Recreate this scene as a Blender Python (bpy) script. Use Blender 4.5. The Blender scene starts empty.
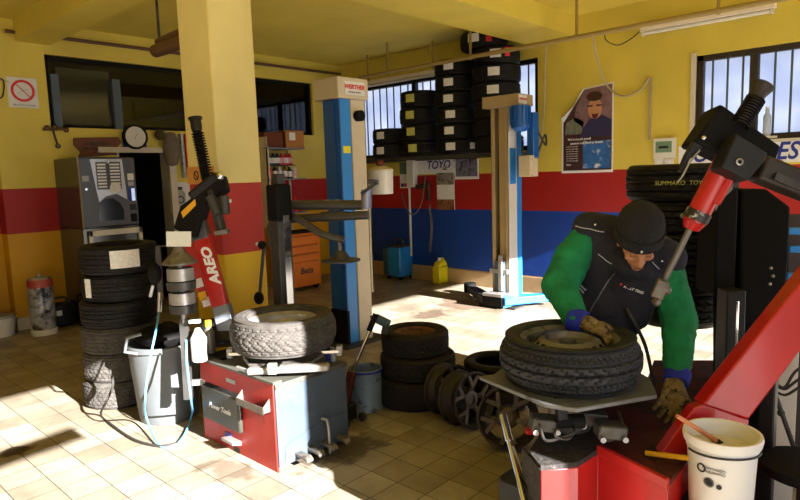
import bpy, math, random
from mathutils import Vector, Matrix, Euler
random.seed(7)
PI = math.pi
C = bpy.context.scene.collection
S = bpy.context.scene
# ------------------------------------------------------------------ camera model
F = 615.972
YAW, PITCH, ROLL, EYE = -0.747834, 0.122005, 0.0317519, 1.6
_f = Vector((math.sin(YAW)*math.cos(PITCH), math.cos(YAW)*math.cos(PITCH), -math.sin(PITCH)))
_r = Vector((math.cos(YAW), -math.sin(YAW), 0)); _d = _f.cross(_r)
RT = _r*math.cos(ROLL) + _d*math.sin(ROLL)
DN = _d*math.cos(ROLL) - _r*math.sin(ROLL)
FW = _f
EYEP = Vector((0, 0, EYE))
def ray(x, y): return RT*((x-400)/F) + DN*((y-250)/F) + FW
def zp(x, y, z=0.0): d = ray(x, y); return EYEP + d*((z-EYE)/d.z)
def xp(x, y, X): d = ray(x, y); return EYEP + d*(X/d.x)
def yp(x, y, Y): d = ray(x, y); return EYEP + d*(Y/d.y)
def dp(x, y, D): return EYEP + ray(x, y)*D
def gp(x, D, z=0.0):           # point at image column x, depth D and height z
    a = (x-400)/F*D - RT.z*(z-EYE); b = D - FW.z*(z-EYE)
    det = RT.x*FW.y - RT.y*FW.x
    return Vector(((a*FW.y - b*RT.y)/det, (RT.x*b - FW.x*a)/det, z))
CAMROT = -YAW                  # heading of things that face the lens

# ------------------------------------------------------------------ materials
def lin(c):
    if isinstance(c, str):
        c = c.lstrip('#'); c = [int(c[i:i+2], 16)/255 for i in (0, 2, 4)]
        return tuple(x/12.92 if x <= .04045 else ((x+.055)/1.055)**2.4 for x in c) + (1,)
    return tuple(c) + (1,)
def mat(name, col, rough=.6, metal=0., bump=0., bscale=30., vary=0., vscale=6., spec=.5, coat=0., dirt=None, dscale=4., dcut=.55, alpha=1., trans=0.):
    m = bpy.data.materials.new(name); m.use_nodes = True
    n = m.node_tree; b = n.nodes['Principled BSDF']
    b.inputs['Base Color'].default_value = lin(col)
    b.inputs['Roughness'].default_value = rough; b.inputs['Metallic'].default_value = metal
    b.inputs['Specular IOR Level'].default_value = spec
    if coat: b.inputs['Coat Weight'].default_value = coat; b.inputs['Coat Roughness'].default_value = .12
    if trans: b.inputs['Transmission Weight'].default_value = trans
    g = n.nodes.new('ShaderNodeNewGeometry'); tc = n.nodes.new('ShaderNodeTexCoord')
    last = None
    if vary or dirt:
        nz = n.nodes.new('ShaderNodeTexNoise'); nz.inputs['Scale'].default_value = vscale; nz.inputs['Detail'].default_value = 6
        n.links.new(tc.outputs['Object'], nz.inputs['Vector'])
        r = n.nodes.new('ShaderNodeMapRange'); r.inputs[1].default_value = .3; r.inputs[2].default_value = .7
        r.inputs[3].default_value = 1-vary; r.inputs[4].default_value = 1+vary
        n.links.new(nz.outputs['Fac'], r.inputs[0])
        mx = n.nodes.new('ShaderNodeVectorMath'); mx.operation = 'SCALE'
        mx.inputs[0].default_value = lin(col)[:3]; n.links.new(r.outputs[0], mx.inputs['Scale'])
        last = mx.outputs[0]
        if dirt:
            nd = n.nodes.new('ShaderNodeTexNoise'); nd.inputs['Scale'].default_value = dscale; nd.inputs['Detail'].default_value = 8
            nd.inputs['Roughness'].default_value = .65
            n.links.new(tc.outputs['Object'], nd.inputs['Vector'])
            r2 = n.nodes.new('ShaderNodeMapRange'); r2.inputs[1].default_value = dcut; r2.inputs[2].default_value = dcut+.12
            n.links.new(nd.outputs['Fac'], r2.inputs[0])
            mm = n.nodes.new('ShaderNodeMix'); mm.data_type = 'RGBA'
            n.links.new(r2.outputs[0], mm.inputs['Factor']); n.links.new(last, mm.inputs['A']); mm.inputs['B'].default_value = lin(dirt)
            last = mm.outputs['Result']
        n.links.new(last, b.inputs['Base Color'])
    if bump:
        nb = n.nodes.new('ShaderNodeTexNoise'); nb.inputs['Scale'].default_value = bscale; nb.inputs['Detail'].default_value = 4
        n.links.new(tc.outputs['Object'], nb.inputs['Vector'])
        bp = n.nodes.new('ShaderNodeBump'); bp.inputs['Strength'].default_value = bump; bp.inputs['Distance'].default_value = .01
        n.links.new(nb.outputs['Fac'], bp.inputs['Height']); n.links.new(bp.outputs[0], b.inputs['Normal'])
    return m
def striped(name, bands, rough=.55):   # paint bands by real height on the wall: [(z_from, colour), ...]
    m = mat(name, '#ffffff', rough, bump=.15, bscale=12)
    n = m.node_tree; b = n.nodes['Principled BSDF']
    g = n.nodes.new('ShaderNodeNewGeometry'); s = n.nodes.new('ShaderNodeSeparateXYZ'); n.links.new(g.outputs['Position'], s.inputs[0])
    nz = n.nodes.new('ShaderNodeTexNoise'); nz.inputs['Scale'].default_value = 1.3; nz.inputs['Detail'].default_value = 7
    n.links.new(g.outputs['Position'], nz.inputs['Vector'])
    last = None
    for z, c in bands:
        if last is None:
            v = n.nodes.new('ShaderNodeRGB'); v.outputs[0].default_value = lin(c); last = v.outputs[0]; continue
        gt = n.nodes.new('ShaderNodeMath'); gt.operation = 'GREATER_THAN'; gt.inputs[1].default_value = z; n.links.new(s.outputs['Z'], gt.inputs[0])
        mx = n.nodes.new('ShaderNodeMix'); mx.data_type = 'RGBA'; n.links.new(gt.outputs[0], mx.inputs['Factor'])
        n.links.new(last, mx.inputs['A']); mx.inputs['B'].default_value = lin(c); last = mx.outputs['Result']
    r = n.nodes.new('ShaderNodeMapRange'); r.inputs[1].default_value = .3; r.inputs[2].default_value = .7; r.inputs[3].default_value = .86; r.inputs[4].default_value = 1.1
    n.links.new(nz.outputs['Fac'], r.inputs[0])
    sc = n.nodes.new('ShaderNodeVectorMath'); sc.operation = 'SCALE'; n.links.new(last, sc.inputs[0]); n.links.new(r.outputs[0], sc.inputs['Scale'])
    n.links.new(sc.outputs[0], b.inputs['Base Color'])
    return m
YEL = '#dac654'; RED = '#a31512'; BLU = '#003c9c'
M = {}
M['wall_back'] = striped('painted wall with blue dado', [(0, '#b99a72'), (.22, BLU), (1.08, RED), (1.577, YEL)])
M['wall_left'] = striped('painted wall with orange dado', [(0, '#d59f0c'), (1.08, RED), (1.577, YEL)])
M['pillar'] = striped('painted pillar', [(0, '#dcb414'), (1.08, '#ad2a22'), (1.577, '#e2d38e')])  # same paint as the walls, its yellow lightened to carry the daylight
M['yellow'] = mat('yellow ceiling paint', YEL, .7, vary=.08, vscale=1.5, bump=.1)
M['white_paint'] = mat('white paint', '#cfc8b8', .5, vary=.06)
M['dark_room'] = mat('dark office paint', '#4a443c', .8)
M['pave'] = mat('outdoor concrete', '#a8a296', .9, vary=.1)
M['rubber'] = mat('black rubber', '#0f0e0e', .62, bump=.25, bscale=90, vary=.25, vscale=14, spec=.28)
M['rubber_dusty_sunlit'] = mat('dusty worn rubber lightened for sun', '#45413d', .78, bump=.3, bscale=120, vary=.35, vscale=18, spec=.3)  # dusty rubber made paler, with sunlight put into its colour
M['rubber_brown'] = mat('old brown-black rubber', '#1b1714', .75, bump=.3, bscale=90, vary=.3, vscale=20, spec=.3)
M['black'] = mat('black paint', '#111010', .45, vary=.2, vscale=9, spec=.35)
M['matte_black'] = mat('matte black plastic', '#100f0f', .7, bump=.1, spec=.15)
M['dgrey'] = mat('dark grey metal', '#3d3c3a', .5, .3, vary=.25, vscale=10)
M['grey'] = mat('grey painted steel', '#4c5967', .45, .2, vary=.12, vscale=7, dirt='#5d5a55', dscale=9, dcut=.6)
M['lgrey'] = mat('light grey plastic', '#9a9c9c', .5, vary=.08)
M['steel'] = mat('worn steel', '#9d9b98', .4, .45, vary=.2, vscale=12, bump=.1)
M['steel_dirty'] = mat('dirty steel', '#777169', .5, .6, vary=.35, vscale=14, bump=.25, dirt='#2d2620', dscale=14, dcut=.55)
M['rust'] = mat('rusty steel', '#6f4c35', .8, .25, vary=.4, vscale=16, bump=.3)
M['alloy'] = mat('dull alloy', '#5f5750', .45, .6, vary=.25, vscale=12)
M['chrome'] = mat('chrome', '#d6d6d6', .15, 1.)
M['red'] = mat('red machine paint', '#b81a18', .35, vary=.1, vscale=5, coat=.3)
M['red_dirty'] = mat('scuffed red machine paint', '#a8261e', .5, vary=.15, vscale=6, dirt='#5a1f1a', dscale=7, dcut=.6)
M['red_grimy'] = mat('grimy red machine paint', '#4a1513', .6, vary=.3, vscale=9, dirt='#150e0d', dscale=6, dcut=.48, bump=.3)
M['grime'] = mat('black grime', '#2e2a27', .85, vary=.4, vscale=30, bump=.8, bscale=60, dirt='#6d6459', dscale=60, dcut=.62)
M['lift_blue'] = mat('blue lift paint', '#2488e2', .4, vary=.08, vscale=4, coat=.2)
M['lift_dblue'] = mat('deep blue lift paint', '#0e5ab0', .4, vary=.08, vscale=4, coat=.2)
M['cream'] = mat('cream machine paint', '#cfc3ab', .5, vary=.08, vscale=4)
M['beige'] = mat('beige machine paint', '#b09a74', .55, vary=.1, vscale=4)
M['orange'] = mat('orange cart paint', '#e8801e', .4, vary=.05)
M['card'] = mat('cardboard', '#b3793f', .85, vary=.08)
M['card_dark'] = mat('dark brown cardboard', '#6a3a22', .85)
M['paper'] = mat('white paper', '#e2e3e6', .8, vary=.05, vscale=20)
M['label_y'] = mat('yellow green label', '#c3c46a', .7, vary=.2, vscale=60)
M['label_w'] = mat('printed white label', '#e3e4e8', .7, vary=.12, vscale=60, dirt='#7a7470', dscale=90, dcut=.6)
M['red_label'] = mat('red label', '#d3222a', .6)
M['yellow_lab'] = mat('yellow label', '#e3a81c', .6)
M['yel_plastic'] = mat('yellow plastic', '#e3d80c', .4)
M['white_plastic'] = mat('white plastic', '#d9d8d3', .4, vary=.04)
M['bucket'] = mat('white tub', '#e9e8e6', .45, vary=.03)
M['paste'] = mat('tyre paste', '#cbc8bd', .5, vary=.15, vscale=20)
M['wood'] = mat('brown wood', '#6b3c24', .6, vary=.2, vscale=10)
M['lwood'] = mat('pale wood handle', '#c77e52', .6, vary=.15, vscale=20)
M['ink'] = mat('navy ink', '#1a2f92', .5)
M['ink_dark'] = mat('dark ink', '#222226', .6)
M['ink_white'] = mat('white ink', '#efefef', .5)
M['ink_red'] = mat('red ink', '#d01c1c', .5)
M['green_cloth'] = mat('green knit sweater', '#087a4a', .85, bump=1., bscale=16, vary=.3, vscale=9)
M['navy_cloth'] = mat('navy work vest', '#1a1a26', .85, bump=.4, bscale=40, vary=.12, vscale=12)
M['trouser'] = mat('dark navy trousers', '#16203a', .9, bump=.4, bscale=30)
M['knit'] = mat('black knit', '#161516', .95, bump=.9, bscale=110)
M['cuff'] = mat('blue glove cuff', '#1c2aa8', .8, bump=.3)
M['glove'] = mat('mottled brown work glove', '#7c6a42', .85, bump=.5, bscale=60, vary=.4, vscale=40, dirt='#2c2412', dscale=38, dcut=.5)
M['skin'] = mat('skin', '#c98f6a', .5, vary=.05)
M['brow'] = mat('dark brow hair', '#2c1d14', .9)
M['grey_pipe'] = mat('beige conduit', '#a08a54', .6)
M['tube_white'] = mat('fluorescent tube housing', '#e6dcd0', .5)
M['cable'] = mat('pale cable', '#a3977b', .6)
M['cable_dark'] = mat('dark cable', '#2c2824', .6)
M['hose_blue'] = mat('blue air hose', '#5ea3cf', .4)
M['brown_tube'] = mat('brown tube', '#5c3a28', .5)
def glassmat():
    m = bpy.data.materials.new('dark window glass'); m.use_nodes = True; n = m.node_tree
    b = n.nodes['Principled BSDF']; b.inputs['Base Color'].default_value = lin('#8d9590'); b.inputs['Roughness'].default_value = .03
    b.inputs['Transmission Weight'].default_value = 1; b.inputs['IOR'].default_value = 1.45
    return m
M['glass'] = glassmat()
def frosted():
    m = bpy.data.materials.new('frosted window glass'); m.use_nodes = True; n = m.node_tree
    n.nodes.remove(n.nodes['Principled BSDF']); out = n.nodes['Material Output']
    t = n.nodes.new('ShaderNodeBsdfTranslucent'); g = n.nodes.new('ShaderNodeBsdfGlossy'); g.inputs['Roughness'].default_value = .3
    nz = n.nodes.new('ShaderNodeTexNoise'); nz.inputs['Scale'].default_value = 2.2
    tc = n.nodes.new('ShaderNodeTexCoord'); n.links.new(tc.outputs['Object'], nz.inputs['Vector'])
    cr = n.nodes.new('ShaderNodeMix'); cr.data_type = 'RGBA'; cr.inputs['A'].default_value = lin('#a4b1d0'); cr.inputs['B'].default_value = lin('#f2f5fa')
    n.links.new(nz.outputs['Fac'], cr.inputs['Factor']); n.links.new(cr.outputs['Result'], t.inputs['Color'])
    mx = n.nodes.new('ShaderNodeMixShader'); mx.inputs[0].default_value = .06
    n.links.new(t.outputs[0], mx.inputs[1]); n.links.new(g.outputs[0], mx.inputs[2]); n.links.new(mx.outputs[0], out.inputs['Surface'])
    return m
M['frosted'] = frosted()
def tiles():
    m = mat('beige floor tiles', '#ffffff', .42, spec=.35)
    n = m.node_tree; b = n.nodes['Principled BSDF']
    g = n.nodes.new('ShaderNodeNewGeometry'); mp = n.nodes.new('ShaderNodeMapping'); mp.inputs['Location'].default_value = (2.309+.0, -2.400, 0)
    mp.inputs['Scale'].default_value = (1/.1935*.1935, 1, 1)
    n.links.new(g.outputs['Position'], mp.inputs['Vector'])
    br = n.nodes.new('ShaderNodeTexBrick'); br.offset = 0; br.squash = 1
    br.inputs['Scale'].default_value = 1; br.inputs['Brick Width'].default_value = .1935; br.inputs['Row Height'].default_value = .1975
    br.inputs['Mortar Size'].default_value = .0028; br.inputs['Mortar Smooth'].default_value = .25; br.inputs['Bias'].default_value = 0
    br.inputs['Color1'].default_value = lin('#877c6a'); br.inputs['Color2'].default_value = lin('#a59b88'); br.inputs['Mortar'].default_value = lin('#3d3125')
    n.links.new(mp.outputs[0], br.inputs['Vector'])
    nz = n.nodes.new('ShaderNodeTexNoise'); nz.inputs['Scale'].default_value = 3.; nz.inputs['Detail'].default_value = 9; nz.inputs['Roughness'].default_value = .65
    n.links.new(g.outputs['Position'], nz.inputs['Vector'])
    r = n.nodes.new('ShaderNodeMapRange'); r.inputs[1].default_value = .3; r.inputs[2].default_value = .7; r.inputs[3].default_value = .66; r.inputs[4].default_value = 1.2
    n.links.new(nz.outputs['Fac'], r.inputs[0])
    sc = n.nodes.new('ShaderNodeVectorMath'); sc.operation = 'SCALE'; n.links.new(br.outputs['Color'], sc.inputs[0]); n.links.new(r.outputs[0], sc.inputs['Scale'])
    # stains and browner floor patches
    last = sc.outputs[0]
    def floor_patch(cx, cy, rx, ry, col, k=1.):
        nonlocal last
        s = n.nodes.new('ShaderNodeSeparateXYZ'); 
        off = n.nodes.new('ShaderNodeVectorMath'); off.operation = 'ADD'; off.inputs[1].default_value = (-cx, -cy, 0); n.links.new(g.outputs['Position'], off.inputs[0])
        dv = n.nodes.new('ShaderNodeVectorMath'); dv.operation = 'MULTIPLY'; dv.inputs[1].default_value = (1/rx, 1/ry, 0); n.links.new(off.outputs[0], dv.inputs[0])
        ln = n.nodes.new('ShaderNodeVectorMath'); ln.operation = 'LENGTH'; n.links.new(dv.outputs[0], ln.inputs[0])
        nn = n.nodes.new('ShaderNodeTexNoise'); nn.inputs['Scale'].default_value = 7; nn.inputs['Detail'].default_value = 5; n.links.new(g.outputs['Position'], nn.inputs['Vector'])
        ad = n.nodes.new('ShaderNodeMath'); ad.operation = 'MULTIPLY_ADD'; ad.inputs[1].default_value = 2.2; n.links.new(nn.outputs['Fac'], ad.inputs[0]); n.links.new(ln.outputs['Value'], ad.inputs[2])
        rr = n.nodes.new('ShaderNodeMapRange'); rr.inputs[1].default_value = 2.05; rr.inputs[2].default_value = 1.75; rr.inputs[3].default_value = 0; rr.inputs[4].default_value = k
        n.links.new(ad.outputs[0], rr.inputs[0])
        mm = n.nodes.new('ShaderNodeMix'); mm.data_type = 'RGBA'; n.links.new(rr.outputs[0], mm.inputs['Factor']); n.links.new(last, mm.inputs['A']); mm.inputs['B'].default_value = lin(col)
        last = mm.outputs['Result']
    p = zp(468, 304); floor_patch(p.x, p.y, .5, .42, '#6e5b4c', .8)  # broad browner patch in the tile colour
    p = zp(430, 314); floor_patch(p.x, p.y, .2, .25, '#5d4c40', .8)  # smaller browner patch beside it
    p = zp(14, 452); floor_patch(p.x, p.y, .09, .12, '#2e2218', .9)
    p = zp(225, 472); floor_patch(p.x, p.y, .22, .12, '#4a3c30', .6)
    p = zp(355, 425); floor_patch(p.x, p.y, .16, .14, '#5a3d28', .5)
    p = zp(335, 450); floor_patch(p.x, p.y, .22, .3, '#3a3029', .75)
    n.links.new(last, b.inputs['Base Color'])
    bp = n.nodes.new('ShaderNodeBump'); bp.inputs['Strength'].default_value = .4; bp.inputs['Distance'].default_value = .003; bp.invert = True
    n.links.new(br.outputs['Fac'], bp.inputs['Height']); n.links.new(bp.outputs[0], b.inputs['Normal'])
    return m
M['tiles'] = tiles()

# ------------------------------------------------------------------ mesh building
def catmull(pts, k=6):
    pts = [Vector(p) for p in pts]
    if len(pts) < 3: return pts
    out = []
    P = [pts[0]*2-pts[1]] + pts + [pts[-1]*2-pts[-2]]
    for i in range(1, len(P)-2):
        a, b, c, d = P[i-1:i+3]
        for j in range(k):
            t = j/k
            out.append(.5*((2*b) + (c-a)*t + (2*a-5*b+4*c-d)*t*t + (3*b-a-3*c+d)*t**3))
    out.append(pts[-1]); return out
class MB:
    def __init__(s): s.v = []; s.f = []; s.mi = []; s.m = 0; s.T = Matrix.Identity(4)
    def mats(s, i): s.m = i; return s
    def add(s, vs, fs):
        o = len(s.v); s.v += [s.T @ Vector(v) for v in vs]
        for f in fs: s.f.append([i+o for i in f]); s.mi.append(s.m)
        return s
    def box(s, c, d, rot=None):
        R = Euler(rot).to_matrix() if rot is not None and not isinstance(rot, Matrix) else (rot or Matrix.Identity(3))
        vs = [Vector(c) + R @ Vector((sx*d[0]/2, sy*d[1]/2, sz*d[2]/2)) for sx in (-1, 1) for sy in (-1, 1) for sz in (-1, 1)]
        return s.add(vs, [(0,1,3,2),(4,6,7,5),(0,4,5,1),(2,3,7,6),(0,2,6,4),(1,5,7,3)])
    def bb(s, a, b): a, b = Vector(a), Vector(b); return s.box((a+b)/2, [abs(x) for x in (b-a)])
    def beam(s, p0, p1, w, h, up=(0,0,1), w1=None, h1=None):   # rectangular bar from p0 to p1
        p0, p1 = Vector(p0), Vector(p1); z = (p1-p0).normalized(); x = z.cross(Vector(up)).normalized(); y = x.cross(z)
        vs = []
        for p, ww, hh in ((p0, w, h), (p1, w1 or w, h1 or h)):
            vs += [p - x*ww/2 - y*hh/2, p + x*ww/2 - y*hh/2, p + x*ww/2 + y*hh/2, p - x*ww/2 + y*hh/2]
        return s.add(vs, [(3,2,1,0),(4,5,6,7),(0,1,5,4),(1,2,6,5),(2,3,7,6),(3,0,4,7)])
    def lathe(s, prof, n=32, c=(0,0,0), axis=(0,0,1), closed=False):
        a = Vector(axis).normalized(); q = Vector((0,0,1)).rotation_difference(a).to_matrix(); c = Vector(c)
        vs = []; m = len(prof)
        for i in range(n):
            t = 2*PI*i/n
            for r, z in prof: vs.append(c + q @ Vector((r*math.cos(t), r*math.sin(t), z)))
        fs = []
        for i in range(n):
            j = (i+1) % n
            for k in range(m if closed else m-1):
                l = (k+1) % m; fs.append((i*m+k, j*m+k, j*m+l, i*m+l))
        s.add(vs, fs)
        if not closed:
            if prof[0][0] > 1e-6: s.add([vs_ for vs_ in vs[0::m]], [tuple(range(n))[::-1]])
            if prof[-1][0] > 1e-6: s.add([vs_ for vs_ in vs[m-1::m]], [tuple(range(n))])
        return s
    def cyl(s, p0, p1, r0, r1=None, n=20):
        p0, p1 = Vector(p0), Vector(p1); r1 = r0 if r1 is None else r1; L = (p1-p0).length
        return s.lathe([(r0, 0), (r1, L)], n, p0, p1-p0)
    def tube(s, pts, r, n=8, smooth=True):
        pts = catmull(pts) if smooth else [Vector(p) for p in pts]
        t = (pts[1]-pts[0]).normalized(); x = t.orthogonal().normalized(); vs = []
        for i, p in enumerate(pts):
            tt = (pts[min(i+1, len(pts)-1)] - pts[max(i-1, 0)]).normalized()
            x = (x - tt*x.dot(tt)).normalized(); y = tt.cross(x)
            rr = r[0] + (r[1]-r[0])*i/(len(pts)-1) if isinstance(r, tuple) else r
            for k in range(n): a = 2*PI*k/n; vs.append(p + x*rr*math.cos(a) + y*rr*math.sin(a))
        fs = [(i*n+k, i*n+(k+1) % n, (i+1)*n+(k+1) % n, (i+1)*n+k) for i in range(len(pts)-1) for k in range(n)]
        fs += [tuple(range(n))[::-1], tuple(range((len(pts)-1)*n, len(pts)*n))]
        return s.add(vs, fs)
    def prism(s, poly, o, ux, uy, depth):    # polygon in plane (ux, uy) at o, pushed along ux x uy by depth
        o, ux, uy = Vector(o), Vector(ux), Vector(uy); w = ux.cross(uy).normalized()*depth; n = len(poly)
        a = [o + ux*x + uy*y for x, y in poly]
        return s.add(a + [p + w for p in a], [tuple(range(n))[::-1], tuple(range(n, 2*n))] + [(i, (i+1) % n, n+(i+1) % n, n+i) for i in range(n)])
    def solid(s, pts, dirv):                 # planar outline of points pushed along dirv
        pts = [Vector(p) for p in pts]; d = Vector(dirv); n = len(pts)
        return s.add(pts + [p + d for p in pts], [tuple(range(n))[::-1], tuple(range(n, 2*n))] + [(i, (i+1) % n, n+(i+1) % n, n+i) for i in range(n)])
    def ball(s, c, r, sc=(1,1,1), nu=20, nv=12):
        c = Vector(c); vs = [c + Vector((0,0,r*sc[2]))]
        for j in range(1, nv):
            p = PI*j/nv
            for i in range(nu): a = 2*PI*i/nu; vs.append(c + Vector((r*sc[0]*math.sin(p)*math.cos(a), r*sc[1]*math.sin(p)*math.sin(a), r*sc[2]*math.cos(p))))
        vs.append(c - Vector((0,0,r*sc[2]))); fs = []
        for i in range(nu): fs.append((0, 1+i, 1+(i+1) % nu)); b = 1+(nv-2)*nu; fs.append((len(vs)-1, b+(i+1) % nu, b+i))
        for j in range(nv-2):
            for i in range(nu): a = 1+j*nu; fs.append((a+i, a+nu+i, a+nu+(i+1) % nu, a+(i+1) % nu))
        return s.add(vs, fs)
    def mesh(s, name, mats, off=Vector((0,0,0)), ang=32, fix=True):
        me = bpy.data.meshes.new(name); me.from_pydata([tuple(v - off) for v in s.v], [], s.f)
        for m in (mats if isinstance(mats, (list, tuple)) else [mats]): me.materials.append(M[m] if isinstance(m, str) else m)
        me.polygons.foreach_set('material_index', s.mi)
        if fix:
            import bmesh
            b = bmesh.new(); b.from_mesh(me); bmesh.ops.recalc_face_normals(b, faces=b.faces); b.to_mesh(me); b.free()
        me.shade_smooth(); me.set_sharp_from_angle(angle=math.radians(ang)); me.update()
        return me
    def build(s, name, mats, parent=None, bevel=0., world=True, loc=None, rot=None, ang=32):
        off = Vector((0,0,0))
        if parent is not None and world: 
            off = Vector(parent.get('base', (0,0,0)))
        if parent is None and loc is None and s.v:      # origin at the base centre
            lo = Vector([min(v[i] for v in s.v) for i in range(3)]); hi = Vector([max(v[i] for v in s.v) for i in range(3)])
            off = Vector(((lo.x+hi.x)/2, (lo.y+hi.y)/2, lo.z))
        me = s.mesh(name, mats, off, ang)
        o = bpy.data.objects.new(name, me); C.objects.link(o)
        if parent is not None: o.parent = parent; o['base'] = tuple(off)
        elif loc is None: o.location = off; o['base'] = tuple(off)
        if loc is not None: o.location = loc; o['base'] = tuple(loc)
        if rot is not None: o.rotation_euler = rot
        if bevel:
            bv = o.modifiers.new('bevel', 'BEVEL'); bv.width = bevel; bv.segments = 2; bv.limit_method = 'ANGLE'; bv.angle_limit = math.radians(40)
        return o
def tag(o, label, cat, group=None):
    o['label'] = label; o['category'] = cat
    if group: o['group'] = group
    return o
def struct(o): o['kind'] = 'structure'; return o
def thing(name, label, cat, loc, group=None, rotz=0):
    o = bpy.data.objects.new(name, None); o.empty_display_size = .1; C.objects.link(o); o.location = loc; o.rotation_euler.z = rotz
    o['base'] = tuple(loc) if rotz == 0 else (0., 0., 0.)
    return tag(o, label, cat, group)
def kids(o): return [c for c in bpy.data.objects if c.parent == o]
def copy_tree(o, parent=None):
    c = o.copy(); C.objects.link(c); c.parent = parent
    for ch in kids(o): copy_tree(ch, c)
    return c
def text_mesh(body, size, m, extr=.001, shear=0., bold=0.):
    cu = bpy.data.curves.new('lettering', 'FONT'); cu.body = body; cu.size = size; cu.extrude = extr; cu.shear = shear; cu.offset = bold
    cu.align_x = 'CENTER'; cu.align_y = 'CENTER'; cu.resolution_u = 3
    o = bpy.data.objects.new('t', cu); C.objects.link(o); bpy.context.view_layer.update()
    me = bpy.data.meshes.new_from_object(o.evaluated_get(bpy.context.evaluated_depsgraph_get()))
    bpy.data.objects.remove(o); bpy.data.curves.remove(cu); me.materials.clear(); me.materials.append(M[m]); me.name = 'lettering'
    return me
def lettering(body, size, m, parent, pos, ux, uy, shear=0., bold=0., sx=1.):
    """text centred at world point pos, reading along ux with its top towards uy"""
    me = text_mesh(body, size, m, .0008, shear, bold)
    ux, uy = Vector(ux).normalized(), Vector(uy).normalized(); w = ux.cross(uy).normalized(); uy = w.cross(ux)
    base = Vector(parent.get('base', (0,0,0))) if parent else Vector((0,0,0))
    T = Matrix(((ux.x*sx, uy.x, w.x, pos[0]-base.x), (ux.y*sx, uy.y, w.y, pos[1]-base.y), (ux.z*sx, uy.z, w.z, pos[2]-base.z), (0,0,0,1)))
    me.transform(T)
    o = bpy.data.objects.new('lettering', me); C.objects.link(o)
    if parent: o.parent = parent
    return o
XA, YA, ZA = Vector((1,0,0)), Vector((0,1,0)), Vector((0,0,1))
#@@SETTING
# ================================================================== SETTING
WX = 1.6            # inner face of the wall with the garage openings
XL = -7.74; YB = 7.03; ZC = 3.4
struct(MB().bb((-8.2,-2.7,-.1), (WX+.25,YB+.2,0)).build('floor', 'tiles'))
struct(MB().bb((WX+.25,-25,-.12), (40,30,-.02)).build('pavement', 'pave'))
struct(MB().bb((-30,YB+.2,-.12), (WX+.25,30,-.02)).build('ground', 'pave'))
struct(MB().bb((-8.2,-2.7,ZC), (WX+.25,YB+.2,ZC+.15)).build('ceiling', 'yellow'))
struct(MB().bb((-4.22,-2.5,3.17), (-3.57,YB,ZC)).build('ceiling_beam', 'yellow'))
struct(MB().bb((-4.21,2.29,0), (-3.8,2.64,3.17)).build('pillar', 'pillar', bevel=.012))
struct(MB().bb((XL,2.29,3.17), (-4.22,2.64,ZC)).build('ceiling_beam', 'yellow'))
# left wall: window band z 2.26..3.07 (Y 2.57..6.42), doorway Y 3.3..4.0
w = MB()
w.bb((XL-.2,2.02,0), (XL,3.28,2.26)); w.bb((XL-.2,3.96,0), (XL,YB,2.26)); w.bb((XL-.2,3.28,2.02), (XL,3.96,2.26))
w.bb((XL-.2,2.02,2.26), (XL,2.57,ZC)); w.bb((XL-.2,6.42,2.26), (XL,YB,ZC)); w.bb((XL-.2,2.57,3.07), (XL,6.42,ZC))
w.bb((XL-.4,-2.5,0), (XL-.2,2.1,ZC))
struct(w.build('wall_left', 'wall_left'))
struct(MB().bb((XL-.2,-2.5,0), (XL-.18,2.0,.12)).bb((XL,2.02,0), (XL+.02,2.62,.14)).build('baseboard_left', 'white_paint'))
# the dark office behind the left wall
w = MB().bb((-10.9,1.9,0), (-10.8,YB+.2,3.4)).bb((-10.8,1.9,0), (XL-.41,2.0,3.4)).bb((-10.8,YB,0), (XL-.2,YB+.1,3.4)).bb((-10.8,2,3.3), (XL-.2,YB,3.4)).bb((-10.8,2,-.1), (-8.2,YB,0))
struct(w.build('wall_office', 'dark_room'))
# window band frames and glass
fr = MB()
fr.bb((XL-.15,2.57,2.26), (XL-.05,6.42,2.30)); fr.bb((XL-.15,2.57,3.03), (XL-.05,6.42,3.07)); fr.bb((XL-.15,2.57,2.26), (XL-.05,2.61,3.07)); fr.bb((XL-.15,6.38,2.26), (XL-.05,6.42,3.07)); 
fb = struct(fr.build('window_3', 'matte_black'))
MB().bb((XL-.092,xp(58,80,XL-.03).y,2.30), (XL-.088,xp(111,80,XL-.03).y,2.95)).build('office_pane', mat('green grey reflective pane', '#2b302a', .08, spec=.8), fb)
g = MB().bb((XL-.105,2.61,2.30), (XL-.095,6.38,3.03)).build('glass_pane', 'glass', fb)
p = MB()
for x0, x1 in ((50, 58), (111, 119)):
    a = xp(x0, 80, XL-.03).y; b = xp(x1, 80, XL-.03).y; p.bb((XL-.09,a,2.26), (XL-.01,b,2.86))
p.build('grey_post', 'grey', fb)
# door trim on the left wall
d = MB().bb((XL,3.05,1.975), (XL+.05,4.02,2.04)).bb((XL,3.93,0), (XL+.05,4.02,1.975)).bb((XL-.2,3.28,0), (XL,3.31,2.02)).bb((XL-.2,3.93,0), (XL,3.96,2.02))
struct(d.build('door_1', 'white_paint'))
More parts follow.
